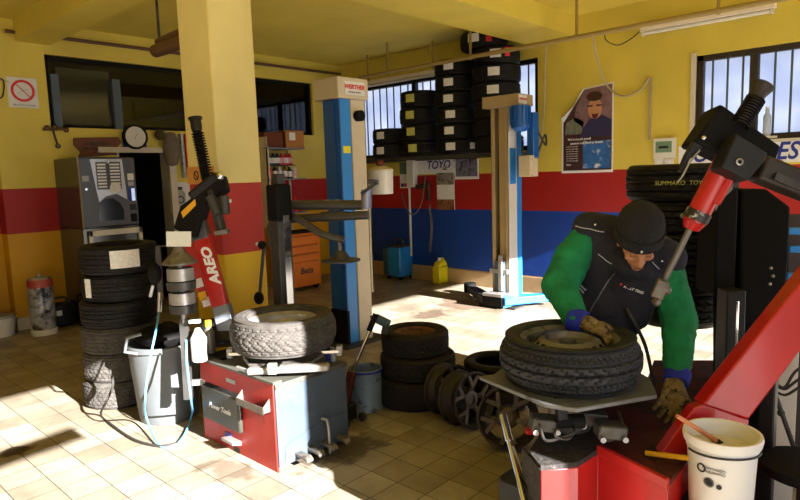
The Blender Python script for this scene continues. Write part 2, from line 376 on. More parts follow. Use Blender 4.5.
# back wall with two windows
W1 = (-7.35,-4.07,1.86,3.0); W2 = (-2.19,1.2,1.83,2.735)
w = MB(); X0, X1 = -8.2, WX+.25
w.bb((X0,YB,0), (X1,YB+.2,1.83)); w.bb((X0,YB,3.0), (X1,YB+.2,ZC)); w.bb((X0,YB,1.83), (W1[0],YB+.2,3)); w.bb((W1[1],YB,1.83), (W2[0],YB+.2,3))
w.bb((W1[0],YB,1.83), (W1[1],YB+.2,1.86)); w.bb((W2[0],YB,2.735), (W2[1],YB+.2,3)); w.bb((W2[1],YB,1.83), (X1,YB+.2,3))
struct(w.build('wall_back', 'wall_back'))
struct(MB().bb((XL,YB-.012,0), (WX,YB,.205)).build('baseboard_back', mat('tan skirting tiles', '#b49a78', .5, vary=.12, vscale=5)))
def barred(name, x0, x1, z0, z1, mull, step, fm, bm, fw=.06):
    f = MB(); y0, y1 = YB+.03, YB+.10
    f.bb((x0,y0,z0), (x1,y1,z0+fw)).bb((x0,y0,z1-fw), (x1,y1,z1)).bb((x0,y0,z0), (x0+fw,y1,z1)).bb((x1-fw,y0,z0), (x1,y1,z1))
    for x in mull: f.bb((x-fw*.6,y0-.005,z0), (x+fw*.6,y1,z1))
    o = struct(f.build(name, fm, bevel=.004))
    MB().bb((x0,YB+.115,z0), (x1,YB+.12,z1)).build('frosted_pane', 'frosted', o)
    b = MB(); x = x0+step
    while x < x1-.03:
        b.cyl((x,YB+.065,z0+.02), (x,YB+.065,z1-.02), .011, n=8); x += step
    b.build('bars', bm, o)
    return o
barred('window_1', *W1, [-6.17,-4.9], .148, 'black', mat('green grey bars', '#3c5058', .5))
barred('window_2', *W2, [-1.66,-.55], .142, mat('brown black frame', '#2b211c', .5, dirt='#6b5d50', dscale=12, dcut=.62), mat('grey bars', '#44545c', .5))
struct(MB().bb((W2[0]-.05,YB-.02,W2[2]-.03), (W2[0],YB+.03,W2[3]+.03)).bb((W2[0],YB-.03,W2[2]-.03), (W2[1],YB+.02,W2[2]+.0)).build('trim_1', 'white_paint'))
# wall with the two garage openings, and the wall behind the camera
w = MB(); LZ = 2.86
w.bb((WX,-2.5,LZ), (WX+.25,YB,ZC)); w.bb((WX,1.94,0), (WX+.25,4.05,LZ)); w.bb((WX,6.93,0), (WX+.25,YB,LZ)); w.bb((WX,-2.5,0), (WX+.25,-2.1,LZ))
struct(w.build('wall_right', 'white_paint'))
struct(MB().bb((-8.2,-2.7,0), (WX+.25,-2.5,ZC)).build('wall_front', 'white_paint'))
struct(MB().beam((WX+.12,-2.0,2.22), (WX+.12,1.2,2.36), .05, .09).build('shadow_bar', 'grey'))  # added unseen bar that casts the dark band on the floor

# ================================================================== TYRES AND WHEELS
def tyre_prof(R, W, rin):
    h = R-rin
    L = [(rin,.20*W),(rin+.004,.07*W),(rin+.10*h,.035*W),(rin+.16*h,.045*W),(rin+.30*h,.012*W),(rin+.55*h,0),(rin+.62*h,-.002*W),(rin+.78*h,.018*W),(rin+.86*h,.05*W),(R-.012,.085*W),(R-.003,.125*W)]
    return L
def tyre_mesh(R=.3, W=.2, rin=.19, nA=150, grooves=(.27,.42,.58,.73), gd=.007, lat=3, offroad=False, m='rubber', rnd=.004):
    L = tyre_prof(R, W, rin); tz = [.16+.68*i/22 for i in range(23)]
    if rnd > .004: L = L[:7] + [(rin+.74*(R-rin),.02*W),(R-rnd-.013,.06*W),(R-rnd-.006,.09*W),(R-rnd-.002,.125*W)]
    cols = []
    for t in tz: cols.append((R - rnd*(2*abs(t-.5)/.68)**(4 if rnd <= .004 else 3), t*W, any(abs(t-g) < .018 for g in grooves)))
    prof = [(r, z, False, -1) for r, z in L] + [(r, z, gv, i) for i, (r, z, gv) in enumerate(cols)] + [(r, W-z, False, -1) for r, z in reversed(L)]
    prof += [(rin+.015,W*.78,False,-1),(R-.035,W*.74,False,-1),(R-.022,W*.5,False,-1),(R-.035,W*.26,False,-1),(rin+.015,W*.22,False,-1)]
    vs = []; n = len(prof)
    for k in range(nA):
        a = 2*PI*k/nA
        for r, z, gv, i in prof:
            rr = r
            if gv: rr -= gd
            elif i >= 0:
                rib = sum(1 for g in grooves if z/W > g); mid = abs(z/W-.5) < .2
                ph = (k + (i//2 if rib % 2 else -i//2) + rib) % lat
                if offroad: 
                    if (k + (i if z < W/2 else 22-i)//2) % 4 in (0,): rr -= gd*1.1
                    elif (k//2 + i) % 5 == 0: rr -= gd*.5
                elif ph == 0 and not (mid and k % 2): rr -= gd*.75
            vs.append((rr*math.cos(a), rr*math.sin(a), z))
    b = MB(); fs = []
    for k in range(nA):
        j = (k+1) % nA
        for q in range(n): l = (q+1) % n; fs.append((k*n+q, j*n+q, j*n+l, k*n+l))
    b.add(vs, fs)
    return b.mesh('tyre', m, ang=18)
def label_patch(R, W, ang, span, z0, z1, m, parent, rr=.0025, name='paper_label'):
    b = MB(); n = 8; vs = []
    for i in range(n+1):
        a = ang - span/2 + span*i/n
        for r in (R+.0005, R+rr+.002):
            for z in (z0, z1): vs.append((r*math.cos(a), r*math.sin(a), z))
    fs = []
    for i in range(n):
        o = i*4; fs += [(o+2,o+3,o+7,o+6),(o,o+4,o+5,o+1),(o,o+2,o+6,o+4),(o+1,o+5,o+7,o+3)]
    fs += [(0,1,3,2),(n*4,n*4+2,n*4+3,n*4+1)]
    b.add(vs, fs); o = bpy.data.objects.new(name, b.mesh(name, m)); C.objects.link(o); o.parent = parent; return o
def steel_rim(b, R, W, slots=16, dish=.3, m_r=0, zf=.70):
    b.lathe([(R+.012,W*.10),(R+.016,W*.13),(R+.004,W*.17),(R-.012,W*.22),(R-.02,W*.4),(R-.034,W*.5),(R-.02,W*.62),(R-.012,W*.8),(R+.004,W*.84),(R+.016,W*.88),(R+.012,W*.91),(R-.004,W*.86),(R-.02,W*.80),(R-.026,W*.62),(R-.04,W*.5),(R-.026,W*.4),(R-.02,W*.2)], 64, closed=True)
    # disc with slots
    z1, z2 = W*zf, W*(zf-.12); n = slots*4; rings = [(R-.03, W*.50),(R-.045, z2-.004),(R-.072, z1),(R*.52, z1+.012),(R*.46, z1-.012),(R*.33, z1-.018),(R*.19, z1-.012),(R*.18, z1-.05)]
    vs = []
    for k in range(n):
        a = 2*PI*k/n
        for r, z in rings: vs.append((r*math.cos(a), r*math.sin(a), z))
    fs = []; q = len(rings)
    for k in range(n):
        for l in range(q-1):
            if l == 1 and k % 4 in (0, 1): continue
            j = (k+1) % n; fs.append((k*q+l, j*q+l, j*q+l+1, k*q+l+1))
    b.add(vs, fs)
    for k in range(5): a = 2*PI*k/5+.3; b.cyl((R*.27*math.cos(a), R*.27*math.sin(a), z1-.03), (R*.27*math.cos(a), R*.27*math.sin(a), z1-.005), .009, n=8)
    return b
T_ROAD = tyre_mesh()
T_DUST_SUN = tyre_mesh(.3, .2, .19, 160, (.2,.35,.5,.65,.8), .006, 4, True, 'rubber_dusty_sunlit')
T_WIDE = tyre_mesh(.3, .2, .19, 132, (.3,.5,.7), .009, 4)
LAB = {}
def tyre(label, loc, R=1., W=1., mesh=None, ang=0., group=None, name='tyre'):
    o = bpy.data.objects.new(name, mesh or T_ROAD); C.objects.link(o); o.location = loc; o.scale = (R, R, W); o.rotation_euler.z = ang
    return tag(o, label, 'tyre', group)
# --- stack of six tyres beside the bin
pos = gp(121, 4.62); wz = 0
names = ['lowest tyre of the six-high stack beside the grey bin, sunlit tread', 'second tyre from the floor in the stack beside the grey bin', 'third tyre from the floor in the stack beside the grey bin',
         'ribbed black tyre fourth from the floor in the stack beside the grey bin', 'tyre with small upright white label, second from top beside the grey bin', 'top tyre of the six-high stack, wide white printed label on its tread']
H6 = [.195,.205,.19,.185,.19,.205]
for i, nm in enumerate(names):
    dx = random.uniform(-.012, .012); me = [T_WIDE, T_ROAD, T_WIDE, T_ROAD, T_ROAD, T_ROAD][i]
    if i < 3: me = T_DUST_SUN  # paler rubber paints the sun onto the lowest three
    o = tyre(nm, (pos.x+dx+RT.x*(.02+.012*i), pos.y+random.uniform(-.012,.012)+RT.y*(.02+.012*i), wz), [.85,.86,.88,.86,.87,.89][i], H6[i]/.2, me, random.random(), 'tyres in the six-high stack beside the grey bin'); wz += H6[i]
    face = math.atan2(-pos.y, -pos.x) - o.rotation_euler.z
    if i == 5: label_patch(.3, .2, face+.12, .72, .05, .17, 'label_w', o)
    if i == 4: label_patch(.3, .2, face-.95, .22, .04, .18, 'label_w', o)
# --- centre floor stack
pos = gp(415, 4.42)
T_OLD = tyre_mesh(.3, .2, .185, 140, (.35,.65), .009, 4, True, 'rubber_brown')
T_BALD = tyre_mesh(.3, .2, .185, 120, (.35,.65), .0015, 3, False, 'rubber_brown')
w = [(T_BALD, .93, .93, 'smooth worn tyre at the floor under the two studded wheels'), (T_OLD, .88, .80, 'middle tyre of the floor stack between post and rims, wheel above it'), (T_OLD, .80, .80, '')]
wz = 0
tyre('smooth worn black tyre lying at the bottom of the centre floor stack', (pos.x-.0, pos.y, 0), .94, .98, T_BALD, 0, 'tyres stacked on the floor by the lift post'); wz = .196
tyre('winter tyre in the middle of the centre floor stack, blocky tread', (pos.x+.02, pos.y+.02, wz), .89, .78, T_OLD, 0, 'tyres stacked on the floor by the lift post'); wz += .156
t = thing('wheel', 'rusty brown steel wheel with winter tyre on top of the centre floor stack', 'wheel', (pos.x, pos.y+.02, wz))
o = bpy.data.objects.new('tyre', T_OLD); C.objects.link(o); o.parent = t; o.scale = (.80,.80,.8); o.rotation_euler.z = .4
o = steel_rim(MB(), .15, .16).build('steel_rim', 'rust', t, world=False)
# --- stack of tyres on a stand behind the mechanic
pos = gp(675, 3.92); SZ = .665
T_BIG = tyre_mesh(.30, .21, .19, 120, (.28,.5,.72), .010, 4)
st = thing('tyre_stand', 'round dark stand holding the tall stack of tyres behind the mechanic', 'stand', (pos.x,pos.y,0))
MB().lathe([(0,0),(.2,0),(.2,.012),(0,.02)], 28, (pos.x,pos.y,0)).build('base', 'dgrey', st)
MB().cyl((pos.x,pos.y,.01), (pos.x,pos.y,SZ-.03), .03).build('post', 'black', st)
MB().lathe([(0,SZ-.03),(.24,SZ-.02),(.25,SZ),(0,SZ)], 28, (pos.x,pos.y,0)).build('tray', 'dgrey', st)
wz = SZ
for i, (nm, s, h) in enumerate([('lowest tyre of the stack on the stand behind the mechanic', .93, .18), ('second tyre from the bottom of the stack behind the mechanic', .98, .18),
        ('middle tyre of the stack behind the mechanic', 1., .185), ('second tyre from the top of the stack behind the mechanic', .99, .185), ('topmost tyre behind the mechanic with yellow lettering on its tread', 1.04, .215)]):
    o = tyre(nm, (pos.x, pos.y, wz), s, h/.21, T_BIG, 0, 'tyres stacked behind the mechanic'); wz += h
    if i == 4:
        vd = Vector((-pos.x, -pos.y, 0)).normalized(); rt = Vector((-vd.y, vd.x, 0))
        base = Vector((pos.x, pos.y, wz-h*.45)) + vd*.314
        me = text_mesh('SUMMARO  TOYO', .034, 'label_y', .001, .1)
        for v in me.vertices:                                # wrap the lettering round the tread
            a = v.co.x/.314; x, y, z = v.co; q = vd*(math.cos(a)*.3135) + rt*(math.sin(a)*.3135); 
            L = Vector((q.x + vd.x*z, q.y + vd.y*z, y + h*.5)); v.co = Vector((L.x/s, L.y/s, L.z/(h/.21)))
        lo = bpy.data.objects.new('lettering', me); C.objects.link(lo); lo.parent = o
# --- new tyres on the wall rack
rk = thing('tyre_rack', 'long dark metal wall ledge carrying piles of new tyres in front of the barred window', 'rack', (-5.6,6.72,1.77))
MB().bb((-7.25,6.42,1.79), (-4.05,6.45,1.835)).bb((-7.25,6.98,1.79), (-4.05,7.01,1.835)).build('rail', 'dgrey', rk)
b = MB()
for i in range(12): b.bb((-7.2+i*.285,6.45,1.80), (-7.17+i*.285,6.98,1.83))
b.build('crossbar', 'dgrey', rk)
piles = [ # px centre, base count, heights, radius, pile words, label colour
 (391, 2, .215, .275, 'shortest rack pile'), (422, 4, .225, .285, 'green-labelled rack pile'),
 (457, 6, .205, .285, 'rack pile left of the tallest'), (498, 6, .215, .31, 'tallest rack pile')]
ordw = ['bottom', 'second', 'third', 'fourth', 'fifth', 'sixth', 'seventh']
for pi, (px, n, h, R, words) in enumerate(piles):
    P = gp(px, 8.72 - .012*(px-393), 1.9); x = yp(px, 130, 6.72).x
    for k in range(n):
        top = ' topmost' if k == n-1 else ''
        nm = '%s black tyre, %s of the %s' % ('white-labelled' if pi != 1 else 'green-labelled', ('topmost' if k == n-1 else (ordw[k] + (' from the bottom' if k else ''))), words)
        s = R/.3; s *= (.93 if (pi == 3 and k == n-1) else 1)
        o = tyre(nm, (x+random.uniform(-.02,.02), 6.71+random.uniform(-.015,.015), 1.835+k*h), s, h/.2*.985, T_ROAD, random.random()*6, 'new tyres piled on the wall rack')
        fc = math.atan2(-6.71, -x) - o.rotation_euler.z
        mm = 'label_y' if pi == 1 else 'label_w'
        off = [-.55,-.5,-.35,-.05][pi] + random.uniform(-.08,.08)
        if pi == 2 and k == 0: off = -.35; label_patch(.3, .2, fc+.75, .32, .07, .15, 'label_w', o)
        label_patch(.3, .2, fc+off, .46, .06, .155, mm, o)
        if pi == 3 and k >= n-1: label_patch(.3, .2, fc+.45, .22, .07, .17, 'red_label', o, name='red_label')
# extra offset tyre on top of the tall pile
x = yp(486, 46, 6.68).x
o = tyre('uppermost tyre under the ceiling beam, white label and red sticker', (x-.03, 6.68, 1.835+6*.215), 1., 1., T_ROAD, 0, 'new tyres piled on the wall rack')
fc = math.atan2(-6.68, -x); label_patch(.3, .2, fc-.45, .5, .06, .16, 'label_w', o); label_patch(.3, .2, fc+.2, .24, .05, .15, 'red_label', o, name='red_label')
# --- lights, world, camera
def finish():
    w = bpy.data.worlds.new('World'); S.world = w; w.use_nodes = True; n = w.node_tree
    bg = n.nodes['Background']; bg.inputs['Strength'].default_value = 1.0
    sk = n.nodes.new('ShaderNodeTexSky'); sk.sky_type = 'HOSEK_WILKIE'; sk.sun_direction = (.92, -.03, .37); sk.turbidity = 4; sk.ground_albedo = .4
    mx = n.nodes.new('ShaderNodeMix'); mx.data_type = 'RGBA'; mx.inputs['Factor'].default_value = .75
    n.links.new(sk.outputs[0], mx.inputs['A']); mx.inputs['B'].default_value = (.84,.95,1.2,1)
    n.links.new(mx.outputs['Result'], bg.inputs['Color']); bg.inputs['Strength'].default_value = 1.35
    L = bpy.data.lights.new('sun', 'SUN'); L.energy = 32; L.angle = .009; L.color = (1,.97,.95)
    o = bpy.data.objects.new('sun', L); C.objects.link(o); o.rotation_euler = Vector((-1, .03, -.40)).to_track_quat('-Z', 'Y').to_euler(); o.location = (8,0,5)
    for nm, y0, y1, z1 in (('doorway_a', -2.1, 2.06, LZ), ('doorway_b', 4.18, 6.93, LZ)):
        P = bpy.data.lights.new(nm, 'AREA'); P.shape = 'RECTANGLE'; P.size = z1; P.size_y = y1-y0; P.cycles.is_portal = True
        o = bpy.data.objects.new(nm, P); C.objects.link(o); o.location = (WX+.2, (y0+y1)/2, z1/2); o.rotation_euler = (0, PI/2, 0)
    cam = bpy.data.cameras.new('camera'); cam.sensor_width = 36; cam.lens = F/800*36; cam.clip_start = .02
    o = bpy.data.objects.new('camera', cam); C.objects.link(o); S.camera = o
    o.matrix_world = Matrix(((RT.x,-DN.x,-FW.x,0),(RT.y,-DN.y,-FW.y,0),(RT.z,-DN.z,-FW.z,EYE),(0,0,0,1)))
    S.view_settings.view_transform = 'Standard'; S.view_settings.look = 'None'; S.view_settings.gamma = 1; S.view_settings.use_curve_mapping = False
    S.view_settings.exposure = EXPO
    S.cycles.use_denoising = True; S.cycles.max_bounces = 8; S.cycles.diffuse_bounces = 5; S.cycles.caustics_reflective = False; S.cycles.caustics_refractive = False
    S.cycles.sample_clamp_indirect = 6
    for o in bpy.data.objects:
        if 'base' in o.keys(): del o['base']
EXPO = .5
# ================================================================== LIFT COLUMNS
def lift_blue():
    c = gp(350, 5.85); X1 = c.x; Y0 = c.y
    X0 = yp(327, 200, Y0).x; Y1 = Y0+.30; H = 2.30
    t = thing('car_lift_column', 'tall blue and cream vehicle lift column with cream head box beside the tyre changer', 'car lift', ((X0+X1)/2, (Y0+Y1)/2, 0), 'two columns of the vehicle lift')
    MB().bb((X0,Y0,0.02), (X1-.02,Y0+.012,H)).bb((X0,Y0,.02), (X0+.012,Y1,H)).build('back_panel', 'lift_dblue', t, .004)
    b = MB().bb((X0+.15,Y0-.014,.25), (X0+.17,Y0,2.3)).bb((X0+.22,Y0-.01,.25), (X0+.235,Y0,2.3)); b.build('ridge', 'lift_dblue', t)
    Ym = Y0+.125
    MB().bb((X1-.02,Y0,.02), (X1,Ym,H)).build('blue_side_panel', 'lift_blue', t, .005)
    MB().bb((X1-.03,Ym,.02), (X1+.012,Y1,H)).build('cream_channel', 'cream', t, .008)
    MB().bb((X0+.012,Y1-.01,.02), (X0+.15,Y1,H)).bb((X1-.15,Y1-.01,.02), (X1-.03,Y1,H)).build('channel_lip', 'cream', t)
    MB().bb((X0-.06,Y0-.05,H), (X1+.04,Y1+.03,H+.19)).build('head_box', 'cream', t, .01)
    s = MB().bb((X1+.04,Y0+.03,H+.035), (X1+.043,Y1-.02,H+.155)).build('badge', 'paper', t)
    lettering('WERTHER', .055, 'ink_red', s, (X1+.045, (Y0+Y1)/2, H+.105), YA, ZA, .2, .002)
    lettering('INTERNATIONAL', .02, 'ink_dark', s, (X1+.045, (Y0+Y1)/2, H+.058), YA, ZA)
    MB().bb((X0-.1,Y0-.12,0), (X1+.1,Y1+.14,.02)).build('base_plate', 'dgrey', t)
    MB().bb((X0+.02,Y0-.03,.02), (X1+.015,Y0-.0,.34)).build('foot_cover', 'matte_black', t)
    z = xp(351, 151, X1).z
    l = MB().bb((X1,Y0+.02,z-.02), (X1+.002,Y0+.11,z+.045)).build('yellow_sticker', 'yel_plastic', t)
    # carriage arm folded low, cable pulley
    b = MB().bb((X0+.1,Y1,.3), (X1-.1,Y1+.1,.7)); b.build('carriage', 'lift_dblue', t, .01)
    MB().cyl((X1+.012,Y1-.1,H-.15), (X1+.07,Y1-.1,H-.15), .05).build('pulley', 'matte_black', t)
    return X0, X1, Y0, Y1
LB = lift_blue()
def lift_far():
    c = gp(510, 7.3); X1 = c.x; Y0 = c.y; X0 = yp(491.5, 200, Y0).x; Y1 = Y0+.26; H = 2.33
    t = thing('car_lift_column', 'slim beige lift column with blue motor against the blue wall', 'car lift', ((X0+X1)/2, (Y0+Y1)/2, 0), 'two columns of the vehicle lift')
    W = X1-X0
    MB().bb((X0,Y0,.02), (X0+.05,Y0+.012,H)).bb((X1-.05,Y0,.02), (X1,Y0+.012,H)).bb((X0,Y0,.02), (X0+.012,Y1,H)).bb((X0,Y1-.012,.02), (X1,Y1,H)).build('channel', 'beige', t, .004)
    MB().bb((X0+.08,Y0+.05,.35), (X1-.08,Y0+.09,H)).build('inner_rail', 'beige', t)
    MB().bb((X1-.012,Y0,.02), (X1+.002,Y0+.17,H)).build('cream_side_panel', 'white_plastic', t)
    MB().bb((X1-.012,Y0+.17,.02), (X1+.01,Y1,H)).build('blue_side_panel', 'lift_blue', t)
    s = MB().bb((X1+.002,Y0+.02,1.45), (X1+.005,Y0+.15,1.86)).build('blue_sign', 'lift_blue', t)
    s = MB().bb((X1+.002,Y0+.02,1.87), (X1+.005,Y0+.15,2.06)).build('white_sign', 'paper', t)
    MB().bb((X0-.09,Y0-.04,H), (X1+.16,Y1+.02,H+.13)).build('head_box', 'beige', t, .008)
    s = MB().bb((X1+.16,Y0-.03,H+.02), (X1+.163,Y0+.14,H+.115)).build('badge', 'paper', t)
    lettering('WERTHER', .035, 'ink_red', s, (X1+.165, Y0+.055, H+.07), YA, ZA, .2, .001)
    m = MB().cyl((X1+.15,Y0+.02,H-.005), (X1+.15,Y0+.02,H-.24), .105).lathe([(.105,0),(.105,-.01),(.06,-.05),(0,-.055)], 20, (X1+.15,Y0+.02,H-.24)); mo = m.build('motor', 'lift_dblue', t)
    b = MB()
    for k in range(16):
        a = 2*PI*k/16; b.box((X1+.15+.108*math.cos(a), Y0+.02+.108*math.sin(a), H-.12), (.02,.006,.2), (0,0,a))
    b.build('cooling_fins', 'lift_dblue', mo)
    MB().bb((X1+.18,Y0+.1,H-.6), (X1+.27,Y0+.22,H-.08)).build('pump_tank', 'lift_dblue', t, .01)
    c1 = MB().bb((X1+.12,Y0+.02,1.53), (X1+.27,Y0+.2,1.77)).build('control_box', 'cream', t, .008)
    MB().cyl((X1+.27,Y0+.06,1.72), (X1+.275,Y0+.06,1.72), .008, n=10).cyl((X1+.27,Y0+.06,1.54), (X1+.275,Y0+.06,1.54), .008, n=10).build('screws', 'steel', c1)
    MB().bb((X0+.06,Y0-.05,.16), (X1-.06,Y0+.04,.55)).build('carriage', 'grey', t, .006)
    MB().bb((X0-.0,Y0-.06,.40), (X1+.0,Y0-.02,.45)).bb((X1-.1,Y0-.09,.2), (X1-.06,Y0-.05,.62)).build('safety_latch', 'steel', t)
    MB().bb((X0-.14,Y0-.12,0), (X1+.14,Y1+.06,.02)).build('base_plate', 'dgrey', t)
    b = MB().bb((X0-.02,Y0-.2,.03), (X1+.02,Y0-.05,.17)); b.build('arm_hinge', 'matte_black', t, .01)
    b = MB().bb((X0+.0,Y0-.215,.15), (X1+.02,Y0-.05,.18)); b.build('hinge_plate', 'steel', t)
    # short dark arm to the left, blue arm to the right
    A = Vector(((X0+X1)/2+.1, Y0-.14, .1)); e = zp(548, 297, .1); e2 = zp(470, 288, .08)
    MB().beam(A, e, .2, .09, w1=.11).build('blue_arm', 'lift_blue', t, .01)
    MB().beam(A, (A+e)/2, .11, .16, w1=.1, h1=.05).build('arm_gusset', 'lift_blue', t)
    MB().beam(A-Vector((.2,0,0)), e2, .16, .09, w1=.1).build('dark_arm', 'dgrey', t, .01)
    MB().cyl((e2.x,e2.y,.03), (e2.x,e2.y,.15), .08).build('arm_pad', 'matte_black', t)
    MB().cyl((e.x,e.y,.05), (e.x,e.y,.17), .06).build('arm_pad', 'matte_black', t)
    # hose from the motor
    tag(MB().tube([(X1+.27,Y0+.2,H-.3),(X1+.31,Y0+.3,H-.45),(X1+.3,Y0+.3,2.0),(X1+.25,Y0+.2,1.76)], .012).build('cable', 'cable_dark'), 'dark cable looping beside the blue lift motor', 'cable')
lift_far()
# ================================================================== CEILING PIPE, CABLES, LAMPS
YP = 6.34
a, b_ = yp(371, 78, YP), yp(640, 22, YP); zpip = (a.z+b_.z)/2
o = MB().cyl((a.x-.25,YP,zpip), (WX,YP,zpip), .026, n=12).build('pipe', 'grey_pipe'); tag(o, 'long beige conduit pipe running under the ceiling along the back wall', 'pipe')
for x in (-6,-4.6,-3.2,-1.8,-.4): pc = MB().bb((x-.012,YP-.012,zpip), (x+.012,YP+.012,ZC if not -4.22 < x < -3.57 else 3.17)).lathe([(.035,-.015),(.035,.015)], 12, (x,YP,zpip), (1,0,0)).build('pipe_hanger', 'grey_pipe', o)
zl = 3.26
o = MB().cyl((XL+.03,2.2,zl), (XL+.03,YB-.02,zl), .02, n=10).build('pipe', 'brown_tube'); tag(o, 'thin brown pipe along the top of the left wall above the dark windows', 'pipe')
def lamp(p0, p1, label):
    p0, p1 = Vector(p0), Vector(p1); d = (p1-p0).normalized()
    t = thing('fluorescent_lamp', label, 'lamp', p0)
    MB().beam(p0, p1, .07, .05).build('housing', 'tube_white', t, .006)
    MB().cyl(p0+d*.05-ZA*.045, p1-d*.05-ZA*.045, .02, n=12).build('tube', 'white_plastic', t)
    for q in (p0+d*.03, p1-d*.03): MB().beam(q, q-ZA*.07, .05, .03, up=d).build('end_cap', 'white_plastic', t)
a = yp(368, 84, 6.75); b_ = yp(438, 70, 6.75); z = (a.z+b_.z)/2; lamp((a.x-.1,6.75,z), (b_.x,6.75,z), 'unlit tube lamp over the left-hand barred window')
for x in (a.x, b_.x-.1): MB().bb((x,6.74,z), (x+.02,6.76,ZC)).build('hanger', 'grey_pipe', bpy.data.objects['fluorescent_lamp'])
a = yp(641, 30, 7.0); lamp((a.x,6.99,a.z), (a.x+1.3,6.99,a.z), 'unlit tube lamp at the ceiling right of the poster')
# hanging cables
def cable(name, pts, r, m, label, cat='cable'): return tag(MB().tube(pts, r).build(name, m), label, cat)
Yc = YB-.03
P = lambda x, y, Y=Yc: yp(x, y, Y)
cable('cable', [P(592,34,6.4),P(598,62,6.7),P(606,84),P(622,96),P(640,90),P(650,77)], .011, 'cable', 'beige cable sagging over the corner of the wall poster')
tag(MB().bb((P(650,77).x-.012,YB-.025,P(649,140).z), (P(650,77).x+.012,YB,P(650,77).z)).build('conduit', 'cable'), 'straight upright conduit dropping to the thermostat', 'pipe')
cable('cable', [P(605,30,6.4),P(606,40,6.7),P(618,45,6.9),P(632,38),P(641,30)], .006, 'cable_dark', 'thin dark cable sagging beside the right tube lamp')
cable('cable', [P(547,42,6.36),P(545,60,6.6),P(544,110,6.9),P(541,135,6.9),P(536,150,6.6)], .009, 'cable', 'pale cable dropping from the pipe to the lift control box')
# brown tubes at the ceiling left of the pillar
pa, pb = gp(158, 5.6, 2.9), gp(182, 5.0, 2.96)
tA = thing('air_hose_reel_arm', 'pair of brown tubes hanging under the ceiling left of the pillar', 'tube', tuple(dp(158,50,5.2)))
MB().cyl(dp(156,51,5.4), dp(192,38,4.6), .055).lathe([(.055,0),(.03,-.05),(0,-.055)], 16, dp(156,51,5.4), (dp(192,38,4.6)-dp(156,51,5.4))).build('thick_tube', 'brown_tube', tA)
MB().cyl(dp(158,42,5.4), dp(192,27,4.6), .03).build('thin_tube', 'brown_tube', tA)
q = dp(160,47,5.35); MB().cyl(q, (q.x,q.y,ZC), .012, n=8).build('hanger', 'dgrey', tA); q = dp(185,38,4.75); MB().cyl(q, (q.x,q.y,ZC), .012, n=8).build('hanger', 'dgrey', tA)

# ================================================================== BACK WALL THINGS
def wallrect(x0, y0, x1, y1, Y=YB, th=.012, pad=0):
    a, b = yp(x0, y0, Y), yp(x1, y1, Y); return (a.x, Y-th, b.z), (b.x, Y, a.z)
def wallsign(name, label, cat, x0, y0, x1, y1, m, th=.012, Y=YB):
    a, b = wallrect(x0, y0, x1, y1, Y, th); o = MB().bb(a, b).build(name, m); return tag(o, label, cat), a, b
# poster with a folded corner
a, b = yp(562, 90, YB), yp(613, 172, YB); w_, h_ = b.x-a.x, a.z-b.z; y = YB-.006
def pq(u, v, dy=0): return (a.x+u*w_, y-dy, b.z+v*h_)
t = thing('poster', 'large curled wall poster of a laughing man above blue mountains', 'poster', (a.x, YB-.01, b.z))
MB().solid([pq(0,0),pq(1,0),pq(1,1.02),pq(.42,.985),pq(0,.62)], (0,.005,0)).build('sheet', 'paper', t)
MB().solid([pq(.42,.985,.001),pq(.0,.62,.001),pq(.02,.66,.03),pq(.30,.80,.05),pq(.42,.96,.02)], (0,-.002,0)).build('folded_corner', 'paper', t)
MB().solid([pq(.035,.03,.002),pq(.975,.03,.002),pq(.975,1.,.002),pq(.45,.97,.002),pq(.035,.60,.002)], (0,.002,0)).build('picture_background', mat('poster brown', '#3d2323', .5), t)
MB().solid([pq(.45,.97,.004),pq(.975,1.,.004),pq(.975,.55,.004),pq(.5,.5,.004),pq(.25,.62,.004),pq(.3,.78,.004)], (0,.002,0)).build('picture_backdrop', mat('poster mauve', '#80636a', .5, vary=.4, vscale=12, dirt='#3a1c1e', dscale=6, dcut=.5), t)
f = MB().T; b1 = MB(); b1.T = Matrix.Translation((a.x+.66*w_, y-.008, b.z+.74*h_)) @ Matrix.Diagonal((1,.03,1,1)); b1.ball((0,0,0), .105, (.85,.1,1.15)); pf = b1.build('face', mat('poster skin', '#c08a6a', .5), t)
b1 = MB(); b1.T = Matrix.Translation((a.x+.655*w_, y-.012, b.z+.88*h_)) @ Matrix.Diagonal((1,.03,1,1)); b1.ball((0,0,0), .1, (.95,.1,.55)); b1.build('hair', mat('poster hair', '#3c2219', .5), t)
MB().solid([pq(.60,.685,.012),pq(.66,.675,.012),pq(.73,.685,.012),pq(.70,.63,.012),pq(.63,.62,.012)], (0,.002,0)).build('mouth', mat('poster mouth', '#5c1c1c', .5), t)
for u in (.57,.74): MB().solid([pq(u-.05,.765,.012),pq(u+.05,.765,.012),pq(u+.05,.78,.012),pq(u-.05,.785,.012)], (0,.002,0)).build('eye', mat('poster eye', '#3a2018', .5), t)
MB().solid([pq(.38,.42,.006),pq(.975,.42,.006),pq(.975,.60,.006),pq(.80,.66,.006),pq(.55,.62,.006),pq(.42,.52,.006)], (0,.002,0)).build('shirt', mat('poster shirt', '#2c2b56', .5), t)
MB().solid([pq(.06,.46,.004),pq(.4,.46,.004),pq(.45,.60,.004),pq(.28,.66,.004),pq(.1,.6,.004)], (0,.002,0)).build('picture_detail', mat('poster grey green', '#70766c', .5, vary=.4, vscale=20), t)
mt = mat('poster mountains', '#2c62a8', .5, vary=.3, vscale=9, dirt='#dfe6ee', dscale=7, dcut=.56)
MB().solid([pq(.43,.05,.006),pq(.96,.05,.006),pq(.96,.37,.006),pq(.43,.37,.006)], (0,.002,0)).build('mountain_photo', mt, t)
lettering('Vivi le tue più grandi', .036, 'ink_white', t, pq(.36,.40,.009), XA, ZA, 0, .0006)
